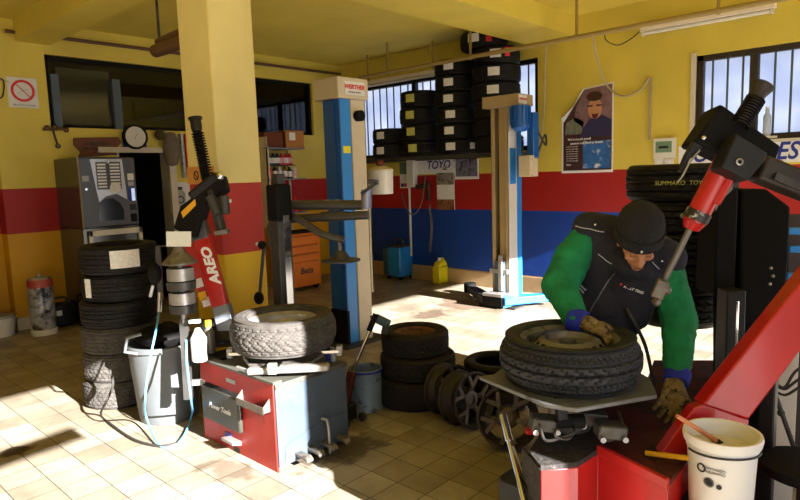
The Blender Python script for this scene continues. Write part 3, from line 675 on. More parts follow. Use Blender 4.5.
lettering('passioni con Hard to Gravel', .036, 'ink_white', t, pq(.5,.352,.009), XA, ZA, 0, .0006)
for k in range(7): lettering('per vivere ogni viaggio', .017, 'label_w', t, pq(.22,.315-.028*k,.006), XA, ZA)
lettering('foto', .035, 'ink_white', t, pq(.15,.10,.006), XA, ZA)
# tyre brand banners
def banner(label, x0, x1, ztop, zbot, words, size, tx0, tx1, th=.012):
    o = tag(MB().bb((x0,YB-th,zbot), (x1,YB,ztop)).build('banner', 'paper'), label, 'banner')
    me = text_mesh(words, size, 'ink', .001, .25, size*.02); xs = [v.co.x for v in me.vertices]; wd = max(xs)-min(xs); bpy.data.meshes.remove(me)
    lettering(words, size, 'ink', o, ((tx0+tx1)/2, YB-th-.002, (ztop+zbot)/2), XA, ZA, .25, size*.02, (tx1-tx0)/wd)
    return o
xa, xb = yp(418,170,YB).x, yp(456,170,YB).x
zt, zb = yp(430,157,YB).z, yp(430,174,YB).z
banner('white banner with blue TOYO lettering under the tyre rack', xa-.1, yp(476,170,YB).x, zt, zb, 'TOYO TIRES', .17, yp(427,164,YB).x, yp(474,164,YB).x)
xa, xb = yp(679,150,YB).x, 1.2
zt, zb = yp(700,145,YB).z, yp(700,165,YB).z
banner('long white banner with blue TOYO TIRES lettering under the right window', xa, .9, zt, zb, 'TOYO TIRES', .235, yp(681,150,YB).x, yp(798,150,YB).x)
o, a, b = wallsign('poster', 'busy grey picture poster hanging beside the TOYO banner', 'poster', 455, 158, 479, 179, 'label_w', .012, YB-.014)
MB().bb((a[0]+.02,a[1]-.002,a[2]+.04), (b[0]-.02,a[1],b[2]-.0)).build('picture', mat('grey picture print', '#77748a', .6, vary=.3, vscale=8, dirt='#26242c', dscale=9, dcut=.48), o)
MB().bb((a[0]-.01,a[1]-.012,b[2]-.02), (b[0]+.01,a[1],b[2]+.01)).build('top_rail', 'matte_black', o)
o, a, b = wallsign('calendar', 'paper wall calendar with two pictures hanging on the red stripe', 'calendar', 437, 168, 455, 210, 'paper', .014, YB-.016)
h = b[2]-a[2]
MB().bb((a[0],a[1]-.003,b[2]-h*.40), (b[0],a[1],b[2]-h*.12)).build('picture', mat('calendar photo', '#8a847a', .6, vary=.3, dirt='#3b352f', dscale=14, dcut=.5), o)
MB().bb((a[0],a[1]-.003,a[2]), (b[0],a[1],a[2]+h*.25)).build('picture', mat('calendar brown photo', '#8a5a3c', .6, vary=.3, dirt='#2c1c16', dscale=12, dcut=.5), o)
MB().bb((a[0]+.12,a[1]-.004,b[2]-.03), (b[0]-.12,a[1],b[2]-.01)).build('hook', 'ink_dark', o)
# cream bracket and white pipe
xk = yp(414, 170, YB).x
o = tag(MB().bb((xk-.07,YB-.10,yp(414,187,YB).z), (xk+.07,YB,yp(414,160,YB).z)).build('filter_box', 'white_plastic', bevel=.01), 'small upright white box on the wall left of the TOYO banner', 'box')
xk = yp(411, 200, YB).x
tag(MB().cyl((xk,YB-.03,.35), (xk,YB-.03,2.15), .018, n=10).build('pipe', 'white_plastic'), 'thin white upright pipe on the blue wall above the blue compressor', 'pipe')
# impact gun and chain
x0 = yp(428,190,YB).x; z0 = yp(428,186,YB).z
t = thing('drill', 'dark brown drill hanging on the red stripe', 'drill', (x0,YB-.04,z0))
bm = mat('dark brown tool plastic', '#3d2417', .6)
MB().beam((x0-.17,YB-.05,z0-.01), (x0+.07,YB-.05,z0+.02), .07, .07).build('body', bm, t, .01); MB().beam((x0+.03,YB-.05,z0), (x0+.05,YB-.05,z0-.22), .05, .06).build('handle', bm, t, .01)
MB().cyl((x0-.17,YB-.05,z0-.01), (x0-.24,YB-.05,z0-.015), .014, n=8).build('chuck', 'dgrey', t)
MB().cyl((x0,YB,z0+.05), (x0,YB-.07,z0+.05), .006, n=6).build('hook', 'steel', t)
x0 = yp(431,210,YB).x; zc = yp(431,206,YB).z; b = MB(); k = 0
while zc > .42:
    dx = .03*math.sin(k*.23); b.lathe([(.019,-.006),(.026,0),(.019,.006),(.013,0)], 10, (x0+dx,YB-.03,zc), (1,0,0) if k % 2 else (0,1,0), closed=True); zc -= .042; k += 1
tag(b.build('chain', 'steel_dirty'), 'thin metal chain hanging down the blue wall', 'chain')['kind'] = 'stuff'
del bpy.data.objects['chain']['kind']
# papers by the white cooking-pot shaped lamp
o, a, b = wallsign('notice', 'pinned paper notice, green above and white below, left of the white wall box', 'notice', 400, 163, 409, 188, 'label_w')
MB().bb((a[0],a[1]-.002,(a[2]+b[2])/2+.02), (b[0],a[1],b[2])).build('green_panel', mat('green print', '#52785a', .6), o)
MB().bb((a[0]+.02,a[1]-.003,a[2]+.02), (a[0]+.08,a[1],a[2]+.07)).build('blue_mark', 'ink', o)
MB().bb((b[0]-.08,a[1]-.003,a[2]+.02), (b[0]-.02,a[1],a[2]+.07)).build('red_mark', 'ink_red', o)
# thermostat and switches
o, a, b = wallsign('thermostat', 'white wall thermostat with grey green display near the right window', 'thermostat', 655, 139, 676, 158, 'white_plastic', .04)
dx, dz = b[0]-a[0], b[2]-a[2]
d = MB().bb((a[0]+.1*dx,a[1]-.002,a[2]+.3*dz), (b[0]-.15*dx,a[1],b[2]-.15*dz)).build('display', mat('lcd', '#6f8f78', .3), o)
MB().bb((a[0]+.25*dx,a[1]-.004,a[2]+.5*dz), (b[0]-.3*dx,a[1]-.002,a[2]+.62*dz)).build('digits', 'ink_dark', o)
for x0, x1, s in ((655,664,'left'), (665,674,'right')):
    o, a, b = wallsign('wall_switch', 'small white wall switch under the thermostat, %s one' % s, 'switch', x0, 159, x1, 166, 'white_plastic', .02)
    MB().bb((a[0]+.03,a[1]-.006,a[2]+.02), (b[0]-.03,a[1],b[2]-.02)).build('rocker', 'paper', o)
# round white pot-like container on a bracket
c = gp(381, 6.5, 1.4); z0, z1 = 1.42, 1.66; c.z = yp(381,194,c.y).z; H = yp(381,171,c.y).z-c.z
t = thing('steel_pot', 'round white enamel bucket hanging on the right side of the blue lift column', 'pot', tuple(c))
MB().lathe([(.0,.0),(.125,.0),(.13,.01),(.135,H),(.125,H),(.12,.02),(0,.02)], 32, c).build('pot', 'white_plastic', t)
MB().lathe([(.14,H),(.14,H+.015),(.06,H+.05),(0,H+.055)], 28, c).build('lid', 'cream', t)
MB().ball(c+Vector((0,0,H+.08)), .045, (1,1,.8)).build('red_knob', mat('dark red knob', '#6b2a22', .5), t)
MB().beam(c+Vector((0,0,H*.5)), Vector((LB[1], LB[3]-.05, c.z+H*.6)), .03, .05).build('bracket', 'dgrey', t)
cable('cable', [c+Vector((.2,.1,.0)), c+Vector((.24,.12,-.15)), c+Vector((.32,.14,-.22)), c+Vector((.42,.16,-.1)), c+Vector((.45,.2,.18))], .006, 'cable_dark', 'thin dark cable loop behind the white bucket')
# ---- floor things along the back wall
c = zp(408, 277); x, y = c.x, c.y
t = thing('air_compressor', 'small blue and grey compressor box on the floor at the blue wall', 'compressor', (x,y-.1,0)); y -= .16
MB().bb((x-.10,y-.17,.05), (x+.14,y+.17,.50)).build('blue_housing', 'lift_blue', t, .02)
MB().bb((x-.20,y-.18,.06), (x-.10,y+.16,.47)).build('front_grille', mat('slate blue grille', '#35566e', .5, dirt='#1c2a36', dscale=25, dcut=.5), t, .01)
MB().bb((x-.14,y-.14,.50), (x+.10,y+.10,.535)).build('top_tray', 'grime', t)
MB().tube([(x-.1,y,.5),(x-.1,y,.6),(x+.05,y,.6),(x+.05,y,.5)], .012).build('handle', 'dgrey', t)
for dx in (-.14,.1):
    for dy in (-.12,.12): MB().cyl((x+dx-.01,y+dy,.03), (x+dx+.02,y+dy,.03), .03, n=12).build('foot', 'matte_black', t)
c = zp(440, 283); x, y = c.x, c.y+.02
t = thing('jug', 'bright yellow plastic jug on the floor by the skirting', 'jug', (x,y,0))
MB().bb((x-.07,y-.11,0), (x+.07,y+.11,.25)).prism([(-.11,0),(.11,0),(.05,.09),(-.06,.07)], (x-.06,y,.25), (0,1,0), (0,0,1), .12).build('body', 'yel_plastic', t, .02)
MB().cyl((x,y-.02,.32), (x,y-.02,.375), .026, n=14).build('cap', 'white_plastic', t); MB().tube([(x,y-.01,.33),(x,y+.05,.355),(x,y+.10,.30),(x,y+.105,.22)], .014).build('handle', 'yel_plastic', t)
c = zp(388, 276); o = tag(MB().lathe([(0,0),(.04,0),(.045,.02),(.045,.14),(.02,.18),(.018,.22),(0,.22)], 16, (c.x,c.y-.02,0)).build('bottle', mat('orange red bottle', '#c2431f', .4)), 'small orange red bottle on the floor left of the compressor', 'bottle')
# ================================================================== TYRE CHANGER IN FRONT OF THE PILLAR
CX0, CX1, CY0, CY1, CZ = -3.46, -2.68, 1.87, 2.38, .50
t1 = thing('tyre_changer', 'red and grey tyre changer with red lettered assist arm by the pillar', 'tyre changer', (-3.07,2.12,0))
MB().bb((CX0+.01,CY0+.01,.02), (CX1-.03,CY1,CZ-.02)).build('inner_body', 'dgrey', t1)
fp = MB().bb((CX0,CY0-.005,.0), (CX1-.015,CY0+.01,CZ)).build('red_front_panel', 'red_dirty', t1, .004)
gp1 = MB().bb((CX1-.03,CY0,.03), (CX1,CY1,CZ-.015)).build('grey_side_panel', 'grey', t1, .004)
MB().solid([(CX1,CY0+.04,.05),(CX1,CY1-.02,.05),(CX1,CY1-.02,.20),(CX1,CY0+.30,.20),(CX1,CY0+.12,.16),(CX1,CY0+.04,.14)], (.004,0,0)).build('kick_plate', 'grey', gp1)
MB().bb((CX0-.01,CY0-.015,CZ), (CX1+.005,CY0+.045,CZ+.018)).bb((CX0-.01,CY0,CZ-.03), (CX1+.005,CY1+.01,CZ+.0)).build('top_plate', mat('olive grey top plate', '#56554c', .5, .2, dirt='#272420', dscale=5, dcut=.5), t1, .004)
# glove box with lettering
def fr(x, y): p = yp(x, y, CY0-.005); return p
a, b = fr(207,386), fr(242,433)
x0, x1 = fr(206,400).x, fr(243,410).x; zt, zb = fr(207,384).z, fr(225,424).z
gb = MB().bb((x0,CY0-.035,zb), (x1,CY0-.005,zt)).build('tool_box', mat('olive black plastic', '#34342c', .4, vary=.1), t1, .012)
MB().prism([(0,0),(.026,.0),(.0,.02)], (x0+.02,CY0-.005,zt-.005), (0,-1,0), (0,0,1), -(x1-x0-.04)).build('lid', 'black', gb)
lettering('Power Tools', .046, 'label_w', gb, ((x0+x1)/2-.0, CY0-.0365, (zt+zb)/2+.0), XA, ZA, .3, .0005)
p = fr(231,381); MB().bb((p.x-.05,CY0-.008,p.z-.012), (p.x+.05,CY0-.005,p.z+.012)).build('rating_plate', 'steel', fp)
p = fr(230,437); MB().bb((p.x-.05,CY0-.008,p.z-.02), (p.x+.02,CY0-.005,p.z+.025)).build('blue_sticker', 'ink', fp)
p = fr(236,443); MB().prism([(0,0),(.06,.02),(.06,.04),(0,.03)], (p.x-.06,CY0-.005,p.z), (0,-1,0), (0,0,1), -.12).build('pedal', 'steel', t1, .003)
p = fr(237,452); MB().bb((p.x-.03,CY0-.006,p.z-.05), (p.x+.03,CY0-.004,p.z+.03)).build('slot', 'black', fp)
# metal grease-cup holder
x0, x1 = fr(243,398).x, fr(270,408).x; z = fr(256,402).z
b = MB().bb((x0,CY0-.05,z-.03), (x1,CY0-.005,z-.025)).bb((x0,CY0-.052,z-.03), (x1,CY0-.047,z+.01)); b.solid([(x0,CY0-.005,z-.03),(x0,CY0-.05,z-.03),(x0,CY0-.05,z+.01),(x0,CY0-.005,z+.05)], (.004,0,0)); b.solid([(x1,CY0-.005,z-.03),(x1,CY0-.05,z-.03),(x1,CY0-.05,z+.01),(x1,CY0-.005,z+.05)], (-.004,0,0))
b.build('cup_holder', 'steel_dirty', t1)
# pedals
for k, (px, py) in enumerate(((297,461),(309,449),(322,443),(336,440))):
    q = xp(px-2, py, CX1); yk = q.y
    MB().prism([(0,0),(.09,.0),(.11,-.015),(.11,-.03),(.09,-.02),(0,-.015)], (CX1,yk,.08), (1,0,0), (0,0,1), -.045).build('pedal', 'steel_dirty', t1, .003)
MB().tube([(CX1+.01,CY0+.30,.22),(CX1+.05,CY0+.31,.2),(CX1+.06,CY0+.31,.02)], .008).build('pedal_rod', 'steel', t1)
# turntable
tc = Vector((-2.96,2.15,0))
b = MB().cyl((tc.x,tc.y,CZ), (tc.x,tc.y,CZ+.04), .13); b.lathe([(0,.04),(.25,.04),(.26,.05),(.25,.06),(0,.06)], 8, (tc.x,tc.y,CZ)); b.build('turntable', 'steel_dirty', t1)
for k in range(4):
    a = k*PI/2+.72; u = Vector((math.cos(a), math.sin(a), 0)); v = Vector((-u.y,u.x,0)); c0 = tc+Vector((0,0,CZ+.07))
    MB().beam(c0+u*.1, c0+u*.33, .07, .022).build('jaw_slide', 'chrome', t1, .004)
    MB().beam(c0+u*.31, c0+u*.345+ZA*.0, .06, .05, up=v).build('jaw', 'steel', t1, .004)
# long bright clamp cylinder under the wheel
a, b_ = dp(248,378,3.42), dp(329,361,3.38); a.z = b_.z = CZ+.045
MB().beam((a.x+.0,a.y,a.z), (b_.x,b_.y,b_.z+.02), .06, .04).build('clamp_cylinder', 'steel', t1, .012)
MB().cyl((a.x-.1,a.y-.0,a.z), (a.x,a.y,a.z), .012, n=8).build('clamp_rod', 'steel', t1)
# mount column and head
cc = gp(291, 4.22); cx, cy = cc.x, cc.y
MB().bb((cx-.12,CY1-.06,.0), (cx+.12,cy+.12,CZ-.0)).build('column_base', 'black', t1, .01)
ztop = 1.60
MB().bb((cx-.055,cy-.055,CZ), (cx+.045,cy+.055,1.38)).build('column', 'dgrey', t1, .008)
MB().bb((cx+.045,cy-.03,CZ+.02), (cx+.07,cy+.02,1.36)).build('column_rail', 'chrome', t1)
hd = MB().bb((cx-.065,cy-.06,1.32), (cx+.06,cy+.06,1.56)).build('column_head', 'matte_black', t1, .015)
MB().bb((cx-.035,cy-.03,1.56), (cx+.035,cy+.03,1.63)).build('column_cap', 'dgrey', t1, .006)
def onD(px, py, D): return dp(px, py, D)
D1 = 4.15
tb = mat('gunmetal arm paint', '#403d3a', .45, .2)
MB().cyl(onD(288,205,D1), onD(363,205,3.95), .032).build('upper_arm', tb, t1)
MB().cyl(onD(325,205,4.06), onD(330,205,4.05), .034).cyl(onD(335,205,4.03), onD(340,205,4.02), .034).build('white_tape', 'paper', t1)
MB().cyl(onD(330,205,4.05), onD(335,205,4.03), .0345).build('blue_tape', 'lift_blue', t1)
MB().cyl(onD(290,219,D1), onD(368,215,3.9), .028).cyl(onD(322,217,4.04), onD(345,216,3.98), .033).build('lower_arm', tb, t1)
MB().tube([onD(290,215,4.1),onD(305,223,4.0),onD(322,234,3.95),onD(344,240,3.95)], .024, 10).build('curved_arm', tb, t1)
MB().cyl(onD(366.5,190,3.93), onD(366.5,209,3.93), .035).build('arm_end_sleeve', mat('bluish steel sleeve', '#8f93a6', .3, .7), t1)
MB().beam(onD(361,194,3.9), onD(376,183,3.9), .02, .02).build('locking_lever', 'black', t1)
MB().cyl(onD(370,205,3.92), onD(373,292,3.92), .011, n=6).build('hexagonal_shaft', 'chrome', t1)
MB().cyl(onD(339,240,3.95), onD(341,257,3.95), .013, n=8).build('press_rod', 'steel_dirty', t1)
q = onD(341,258,3.95); MB().lathe([(0,.05),(.03,.045),(.06,.0),(.125,-.01),(.125,-.02),(0,-.02)], 28, q).build('press_disc', 'dgrey', t1)
b = MB().tube([onD(276,215,D1),onD(270,228,D1),onD(273,243,D1)], .022, 8); q = onD(273,243,D1-.03); b.cyl(q, q+FW*.06, .032); b.build('elbow_link', tb, t1)
MB().cyl(onD(264,245,4.3), onD(259,303,4.3), .012, n=8).build('side_rod', 'dgrey', t1)
MB().ball(onD(262,245,4.3), .03).build('rod_joint', 'matte_black', t1); MB().ball(onD(259,298,4.3), .035, (1,1,1.3)).build('rod_joint', 'matte_black', t1)
# assist arm with lettering
DA = 4.02
lo, hi = onD(222,318,DA), onD(197,238,DA)
ax = (hi-lo).normalized(); side = Vector((1,0,0)); side = (side - ax*side.dot(ax)).normalized(); nrm = ax.cross(side)
if nrm.y > 0: nrm = -nrm
nf = -FW; nf = (nf - ax*nf.dot(ax)).normalized(); sd = ax.cross(nf).normalized()
if sd.dot(RT) < 0: sd = -sd
arm = MB().beam(onD(228,332,DA), onD(202,235,DA), .105, .09, up=nf).build('assist_arm', 'red', t1, .01)
MB().beam(onD(231,341,DA), onD(221.5,305,DA), .109, .095, up=nf).build('arm_foot', mat('blue grey metal', '#7f8794', .4, .4), arm, .006)
c0 = onD(211,272,DA) + nf*.0475
lettering('AREO', .085, 'ink_white', arm, onD(213.5,266,DA)+nf*.048, ax, -sd, .25, .004, 1.12)
MB().beam(onD(218,345,DA), onD(217,322,DA)+FW*.06, .2, .16, up=nf).build('arm_socket', 'black', t1, .01)
MB().bb((CX0-.02,CY0+.05,.0), (CX0+.12,CY1-.02,CZ-.01)).build('air_tank', 'black', t1, .02)
pl = MB().beam(onD(213,305,DA+.1), onD(183,232,DA+.1), .11, .05, up=nf).build('inner_arm', 'red', t1, .006)
for (x, y, m, nm) in ((199,283,'paper','white_sticker'), (203,296,'yellow_lab','yellow_sticker'), (206,302,'paper','white_sticker')):
    q = onD(x,y,DA+.07); MB().beam(q-ax*.03, q+ax*.03, .05, .003, up=nf).build(nm, m, pl)
MB().beam(onD(202,240,DA), onD(192,207,DA), .12, .10, up=nf).build('grey_arm_joint', mat('graphite paint', '#4b4b4e', .5), t1, .01)
hdp = MB().solid([onD(*p, 3.93) for p in ((173,228),(180,206),(205,188),(222,174),(226,190),(206,204),(196,238),(186,236))], FW*.12).build('arm_head', 'matte_black', t1, .01)
q = [onD(*p, 3.925) for p in ((181,212),(195,199),(196,205),(183,218))]; MB().solid(q, FW*.004).build('yellow_sticker', 'yellow_lab', hdp)
MB().beam(onD(194,200,3.98), onD(221,178,3.98), .10, .11).build('head_knuckle', 'black', t1, .015)
b = MB().cyl(onD(206,180,4.0), onD(197,131,4.0), .028, n=16)
n_ = 17
for k in range(n_):
    f0 = k/n_; p0 = onD(207-10*f0, 176-45*f0, 4.0); p1 = onD(207-10*(f0+.02), 176-45*(f0+.02), 4.0); b.lathe([(.026,-.003),(.042,0),(.026,.003)], 16, p0, p1-p0)
b.build('rubber_bellows', 'matte_black', t1)
MB().lathe([(.032,0),(.036,.02),(.036,.07),(.045,.075),(.045,.09),(0,.09)], 20, onD(197,131,4.0), onD(195,118,4.0)-onD(197,131,4.0)).build('end_cap', 'black', t1)
q = onD(220,176,3.9); MB().ball(q, .022, (1.1,1,1.3)).build('silver_button', 'chrome', t1)
# roller tool hanging from the head
MB().beam(onD(211,190,3.95), onD(222,232,3.95), .055, .05).build('roller_arm', 'dgrey', t1, .008)
MB().cyl(onD(210,196,3.9), onD(218,214,3.9), .03, n=14).cyl(onD(224,196,3.9), onD(226,214,3.9), .028, n=14).build('roller', 'dgrey', t1)
MB().beam(onD(215,233,3.93), onD(229,231,3.93), .06, .03).build('roller_foot', 'steel_dirty', t1, .005)
# small clutter of the top plate
MB().bb((cx+.20,CY1-.05,CZ), (cx+.32,CY1+.05,CZ+.09)).build('valve_block', 'black', t1, .008)
# wheel on the changer
T_WORN_SUN = tyre_mesh(.3, .2, .195, 150, (.22,.78), .006, 5, True, 'rubber_dusty_sunlit', .014)  # its pale grey includes painted sunlight as well as dust
wz = CZ+.105
tw = thing('wheel', 'dusty tyre in painted sunlit grey with silver rim lying on the left tyre changer', 'wheel', (tc.x,tc.y,wz))
o = bpy.data.objects.new('tyre', T_WORN_SUN); C.objects.link(o); o.parent = tw; o.scale = (1.04,1.04,1.0)
b = steel_rim(MB(), .20, .19); o = b.build('steel_rim', 'steel', tw, world=False)
# ================================================================== THINGS ROUND THE CHANGER
c = gp(160, 4.1); c = Vector((-3.98,1.90,0))
t = thing('waste_bin', 'tall grey plastic waste bin between the tyre stack and the tyre changer', 'bin', tuple(c))
gb_ = mat('grey bin plastic', '#565a5c', .45, vary=.08)
MB().lathe([(0,.01),(.185,.01),(.19,0),(.195,.02),(.235,.50),(.255,.50),(.255,.53),(.245,.535),(.225,.53),(.185,.03),(0,.03)], 36, c).build('body', gb_, t)
q = dp(133,344,3.75)
MB().tube([onD(141,334,3.72),onD(127,338,3.72),onD(125,352,3.72),onD(138,354,3.74)], .011, smooth=False).build('handle', gb_, t)
o = tag(MB().ball((0,0,0), .17, (1,1,.45)).build('rubbish_bag', 'matte_black', loc=(c.x-.02,c.y,.56)), 'black plastic rubbish bag bulging from the grey waste bin', 'bag')
d = o.modifiers.new('d', 'DISPLACE'); tx = bpy.data.textures.new('crumple', 'CLOUDS'); tx.noise_scale = .07; d.texture = tx; d.strength = .06
# cone tree stand
s = gp(193, 3.86); s = Vector((s.x,s.y,0))
t = t1
def zat(py): return yp(182, py, s.y).z
t = MB().cyl((s.x,s.y,zat(393)), (s.x,s.y,zat(238)), .017, n=12).beam((s.x,s.y,zat(380)), (CX0+.06,CY0+.03,zat(380)), .03, .03).build('cone_holder', 'steel', t1)
MB().beam((s.x+.02,s.y-.02,zat(394)), (s.x+.0,s.y,zat(318)), .05, .03).build('grey_strut', 'dgrey', t)
b = [('cone', [(.0,zat(244)),(.025,zat(244)),(.04,zat(252)),(.10,zat(262)),(.102,zat(264)),(0,zat(264))], 'steel_dirty'),
     ('ring', [(0,zat(268)),(.078,zat(268)),(.08,zat(280)),(0,zat(280))], 'steel'), ('rubber_ring', [(0,zat(280)),(.088,zat(281)),(.085,zat(289)),(0,zat(291))], 'dgrey'),
     ('ring', [(0,zat(292)),(.078,zat(292)),(.078,zat(303)),(0,zat(303))], 'steel'), ('rubber_ring', [(0,zat(304)),(.078,zat(304)),(.075,zat(312)),(0,zat(313))], 'dgrey')]
for nm, pr, mm in b: MB().lathe([(r, z) for r, z in pr], 28, (s.x,s.y,0)).build(nm, mm, t)
q = onD(179,239,3.68); MB().beam(q-RT*.075, q+RT*.072, .004, .09, up=DN*-1).build('white_plate', mat('scribbled white plate', '#dfe2e2', .5, dirt='#6d7275', dscale=45, dcut=.6, vary=.04), t)
tw2 = thing('air_gun', 'black air gun hanging on a hook over the grey waste bin', 'air gun', tuple(onD(155,290,3.85)))
MB().beam(onD(158,246,3.85), onD(161,300,3.85), .035, .03).build('lance', 'dgrey', tw2, .005); MB().ball(onD(155,274,3.84), .055, (.8,.8,1.3)).build('gauge', 'matte_black', tw2)
MB().beam(onD(153,285,3.82), onD(150,297,3.82), .028, .02).build('trigger', 'steel', tw2, .004); MB().cyl(onD(160,292,3.83), onD(159,312,3.83), .014, n=10).build('connector', 'chrome', tw2)
MB().cyl(onD(158,246,3.85), onD(181,246,3.74), .006, n=6).build('hook', 'dgrey', tw2)
h = [onD(159,312,3.83), onD(156,330,3.66), onD(149,365,3.6), onD(145,400,3.55)]
g1 = zp(147,428,.02); g2 = zp(160,446,.012); g3 = zp(180,441,.012); g4 = zp(192,420,.02)
cable('air_hose', h+[Vector((g1.x,g1.y,.1)), g2, g3, Vector((g4.x,g4.y,.05)), onD(191,400,3.55), onD(187,365,3.62), onD(186,340,3.68)], .0065, 'hose_blue', 'pale blue air hose looping from the air gun down to the floor', 'hose')
g = [zp(x, y, .012) for x, y in ((101,415),(112,425),(135,440),(160,446),(178,443))]
cable('air_hose', [onD(110,370,4.1), onD(113,385,4.08), onD(106,402,4.02)] + g, .008, 'cable_dark', 'thin dark hose trailing across the floor from the tyre stack', 'hose')
# spray bottles
def spray(px, D, z, label, m, r=.045, hgt=.2, cap='white_plastic'):
    c = gp(px, D, z); t = thing('spray_bottle', label, 'bottle', tuple(c))
    MB().lathe([(0,0),(r,0),(r+.003,.01),(r+.003,hgt*.7),(r*.5,hgt*.92),(r*.35,hgt),(0,hgt)], 20, c).build('bottle', m, t)
    MB().beam(c+ZA*hgt, c+ZA*(hgt+.05), .035, .03).beam(c+ZA*(hgt+.04)-RT*.05, c+ZA*(hgt+.045)+RT*.02, .022, .022).build('spray_head', cap, t, .004); return t
MB().bb((CX0-.02,CY0+.02,CZ), (CX0+.14,CY0+.2,CZ+.015)).build('side_tray', 'black', t1)
spray(200, 3.74, CZ+.018, 'white spray bottle standing on the left end of the tyre changer', 'white_plastic')
c = gp(210, 3.9, CZ+.018); tb2 = thing('oil_bottle', 'dark bottle with yellow cap beside the white spray bottle', 'bottle', tuple(c))
MB().lathe([(0,0),(.035,0),(.037,.13),(.015,.17),(0,.17)], 16, c).build('bottle', 'steel_dirty', tb2); MB().cyl(c+ZA*.17, c+ZA*.21, .02, n=12).build('yellow_cap', 'yellow_lab', tb2)
# ---- jack handle and drum right of the changer
c = gp(367, 4.28); t = thing('drum', 'small blue grey metal drum at the foot of the lift column', 'drum', tuple(c))
MB().lathe([(0,0),(.115,0),(.118,.01),(.11,.03),(.11,.27),(.118,.285),(.11,.29),(.105,.285),(.10,.03),(0,.03)], 28, c).build('body', mat('worn blue grey paint', '#7f93a8', .5, .3, vary=.15, dirt='#4b4a4a', dscale=12, dcut=.55), t)
MB().lathe([(.12,.272),(.12,.284),(.117,.288),(.115,.27)], 28, c, closed=True).build('blue_rim', 'ink', t)
t = thing('jack', 'trolley jack with slanting chrome handle beside the small drum', 'jack', tuple(gp(346, 4.05)))
g0 = onD(352,372,4.1); g1 = onD(376,314,4.15)
MB().cyl(g0, onD(370,330,4.14), .012, n=10).build('handle', 'chrome', t); MB().cyl(onD(369,331,4.14), g1, .02, n=10).build('handle_grip', 'matte_black', t)
q = gp(346, 4.05); MB().bb((q.x-.12,q.y-.05,.02), (q.x+.06,q.y+.05,.13)).build('body', 'black', t, .01)
MB().beam(onD(352,372,4.1), (q.x,q.y,.12), .05, .05).build('pump', 'red_grimy', t, .006)
for dx in (-.1,.08):
    for dy in (-.075,.075): MB().cyl((q.x+dx,q.y+dy-.012,.03), (q.x+dx,q.y+dy+.012,.03), .03, n=14).build('wheel', 'dgrey', t)
t = thing('air_wrench', 'grey blue air wrench hanging above the small drum', 'air wrench', tuple(onD(382,322,4.2)))
MB().cyl(onD(376,318,4.25), onD(388,324,4.2), .032).build('body', mat('slate plastic', '#4d6672', .5), t, .004); MB().beam(onD(386,324,4.2), onD(384,334,4.2), .03, .035).build('handle', 'dgrey', t)
MB().cyl(onD(376,318,4.25), onD(371,317,4.2), .012, n=8).build('anvil', 'steel', t)
# two small aerosol cans behind the changer
for k, (px, m, nm) in enumerate(((331,'ink','dark blue can at the right rear of the changer, left of the pair'), (337,'lgrey','grey blue can at the right rear of the changer, right of the pair'))):
    q = gp(px, 3.75, CZ+.018); q.z = CZ
    tag(MB().lathe([(0,0),(.018,0),(.018,.07),(.012,.085),(0,.085)], 14, (CX1-.12+k*.045,CY1-.03+k*.0,CZ)).build('aerosol_can', m), nm, 'can')
# ================================================================== LEFT WALL THINGS
def XP(x, y, X=XL): return xp(x, y, X)
# coffee vending machine
vy0 = XP(57,200).y; vx1 = yp(81,200,vy0).x; vy1 = xp(138,200,vx1).y; vz1 = xp(78,157,vx1).z; vz0 = xp(83,229,vx1).z
t = thing('vending_machine', 'grey and black coffee vending machine on a stand against the left wall', 'vending machine', ((XL+vx1)/2,(vy0+vy1)/2,vz0))
vm = mat('glossy dark side panel', '#3a3632', .14, vary=.05)
MB().bb((XL+.005,vy0,vz0), (vx1-.02,vy1,vz1)).build('cabinet', vm, t, .006)
df = MB().bb((vx1-.02,vy0+.003,vz0+.01), (vx1,vy1-.003,vz1-.01)).build('door', mat('slate vending front', '#494d59', .35, vary=.05), t, .012)
def vq(u, v, d=0.): return (vx1+d, vy0+(vy1-vy0)*u, vz0+(vz1-vz0)*v)
MB().solid([vq(.20,.97,.001),vq(.76,.97,.001),vq(.80,.38,.001),vq(.62,.47,.001),vq(.42,.44,.001),vq(.30,.36,.001)], (.006,0,0)).build('silver_panel', mat('silver panel', '#b9bcc4', .3, .4), df)
b = MB()
for k in range(8): b.bb(vq(.31,.88-.045*k,.007), vq(.46,.905-.045*k,.010)); 
b.build('left_selection_buttons', 'label_w', df)
b = MB()
for k in range(8): b.bb(vq(.53,.88-.045*k,.007), vq(.70,.905-.045*k,.010))
b.build('right_selection_buttons', 'label_w', df)
MB().bb(vq(.29,.54,.005), vq(.72,.93,.0075)).build('button_panel', mat('dark button panel', '#343a45', .3), df)
MB().ball(vq(.50,.93,.01), .018).build('lamp_lens', 'paper', df)
MB().prism([(0.,0),(.44,0),(.46,.12),(.40,.24),(.28,.32),(.14,.32),(.04,.24),(-.0,.12)], vq(.27,.09,.001), (0,(vy1-vy0),0), (0,0,(vz1-vz0)), .004).build('cup_bay', mat('dark cup bay', '#15181d', .15), df)
MB().lathe([(0,0),(.055,0),(.06,.004),(0,.006)], 24, vq(.60,.56,.007), (1,0,0)).build('coffee_emblem', 'paper', df)
MB().bb(vq(.84,.66,.001), vq(.95,.76,.004)).build('keypad', 'label_w', df)
MB().bb(vq(.84,.58,.001), vq(.94,.64,.004)).build('coin_slot', 'steel', df)
dl = mat('lit blue display', '#cfe0ff', .3); dl.node_tree.nodes['Principled BSDF'].inputs['Emission Color'].default_value = lin('#b9d2ff'); dl.node_tree.nodes['Principled BSDF'].inputs['Emission Strength'].default_value = .5
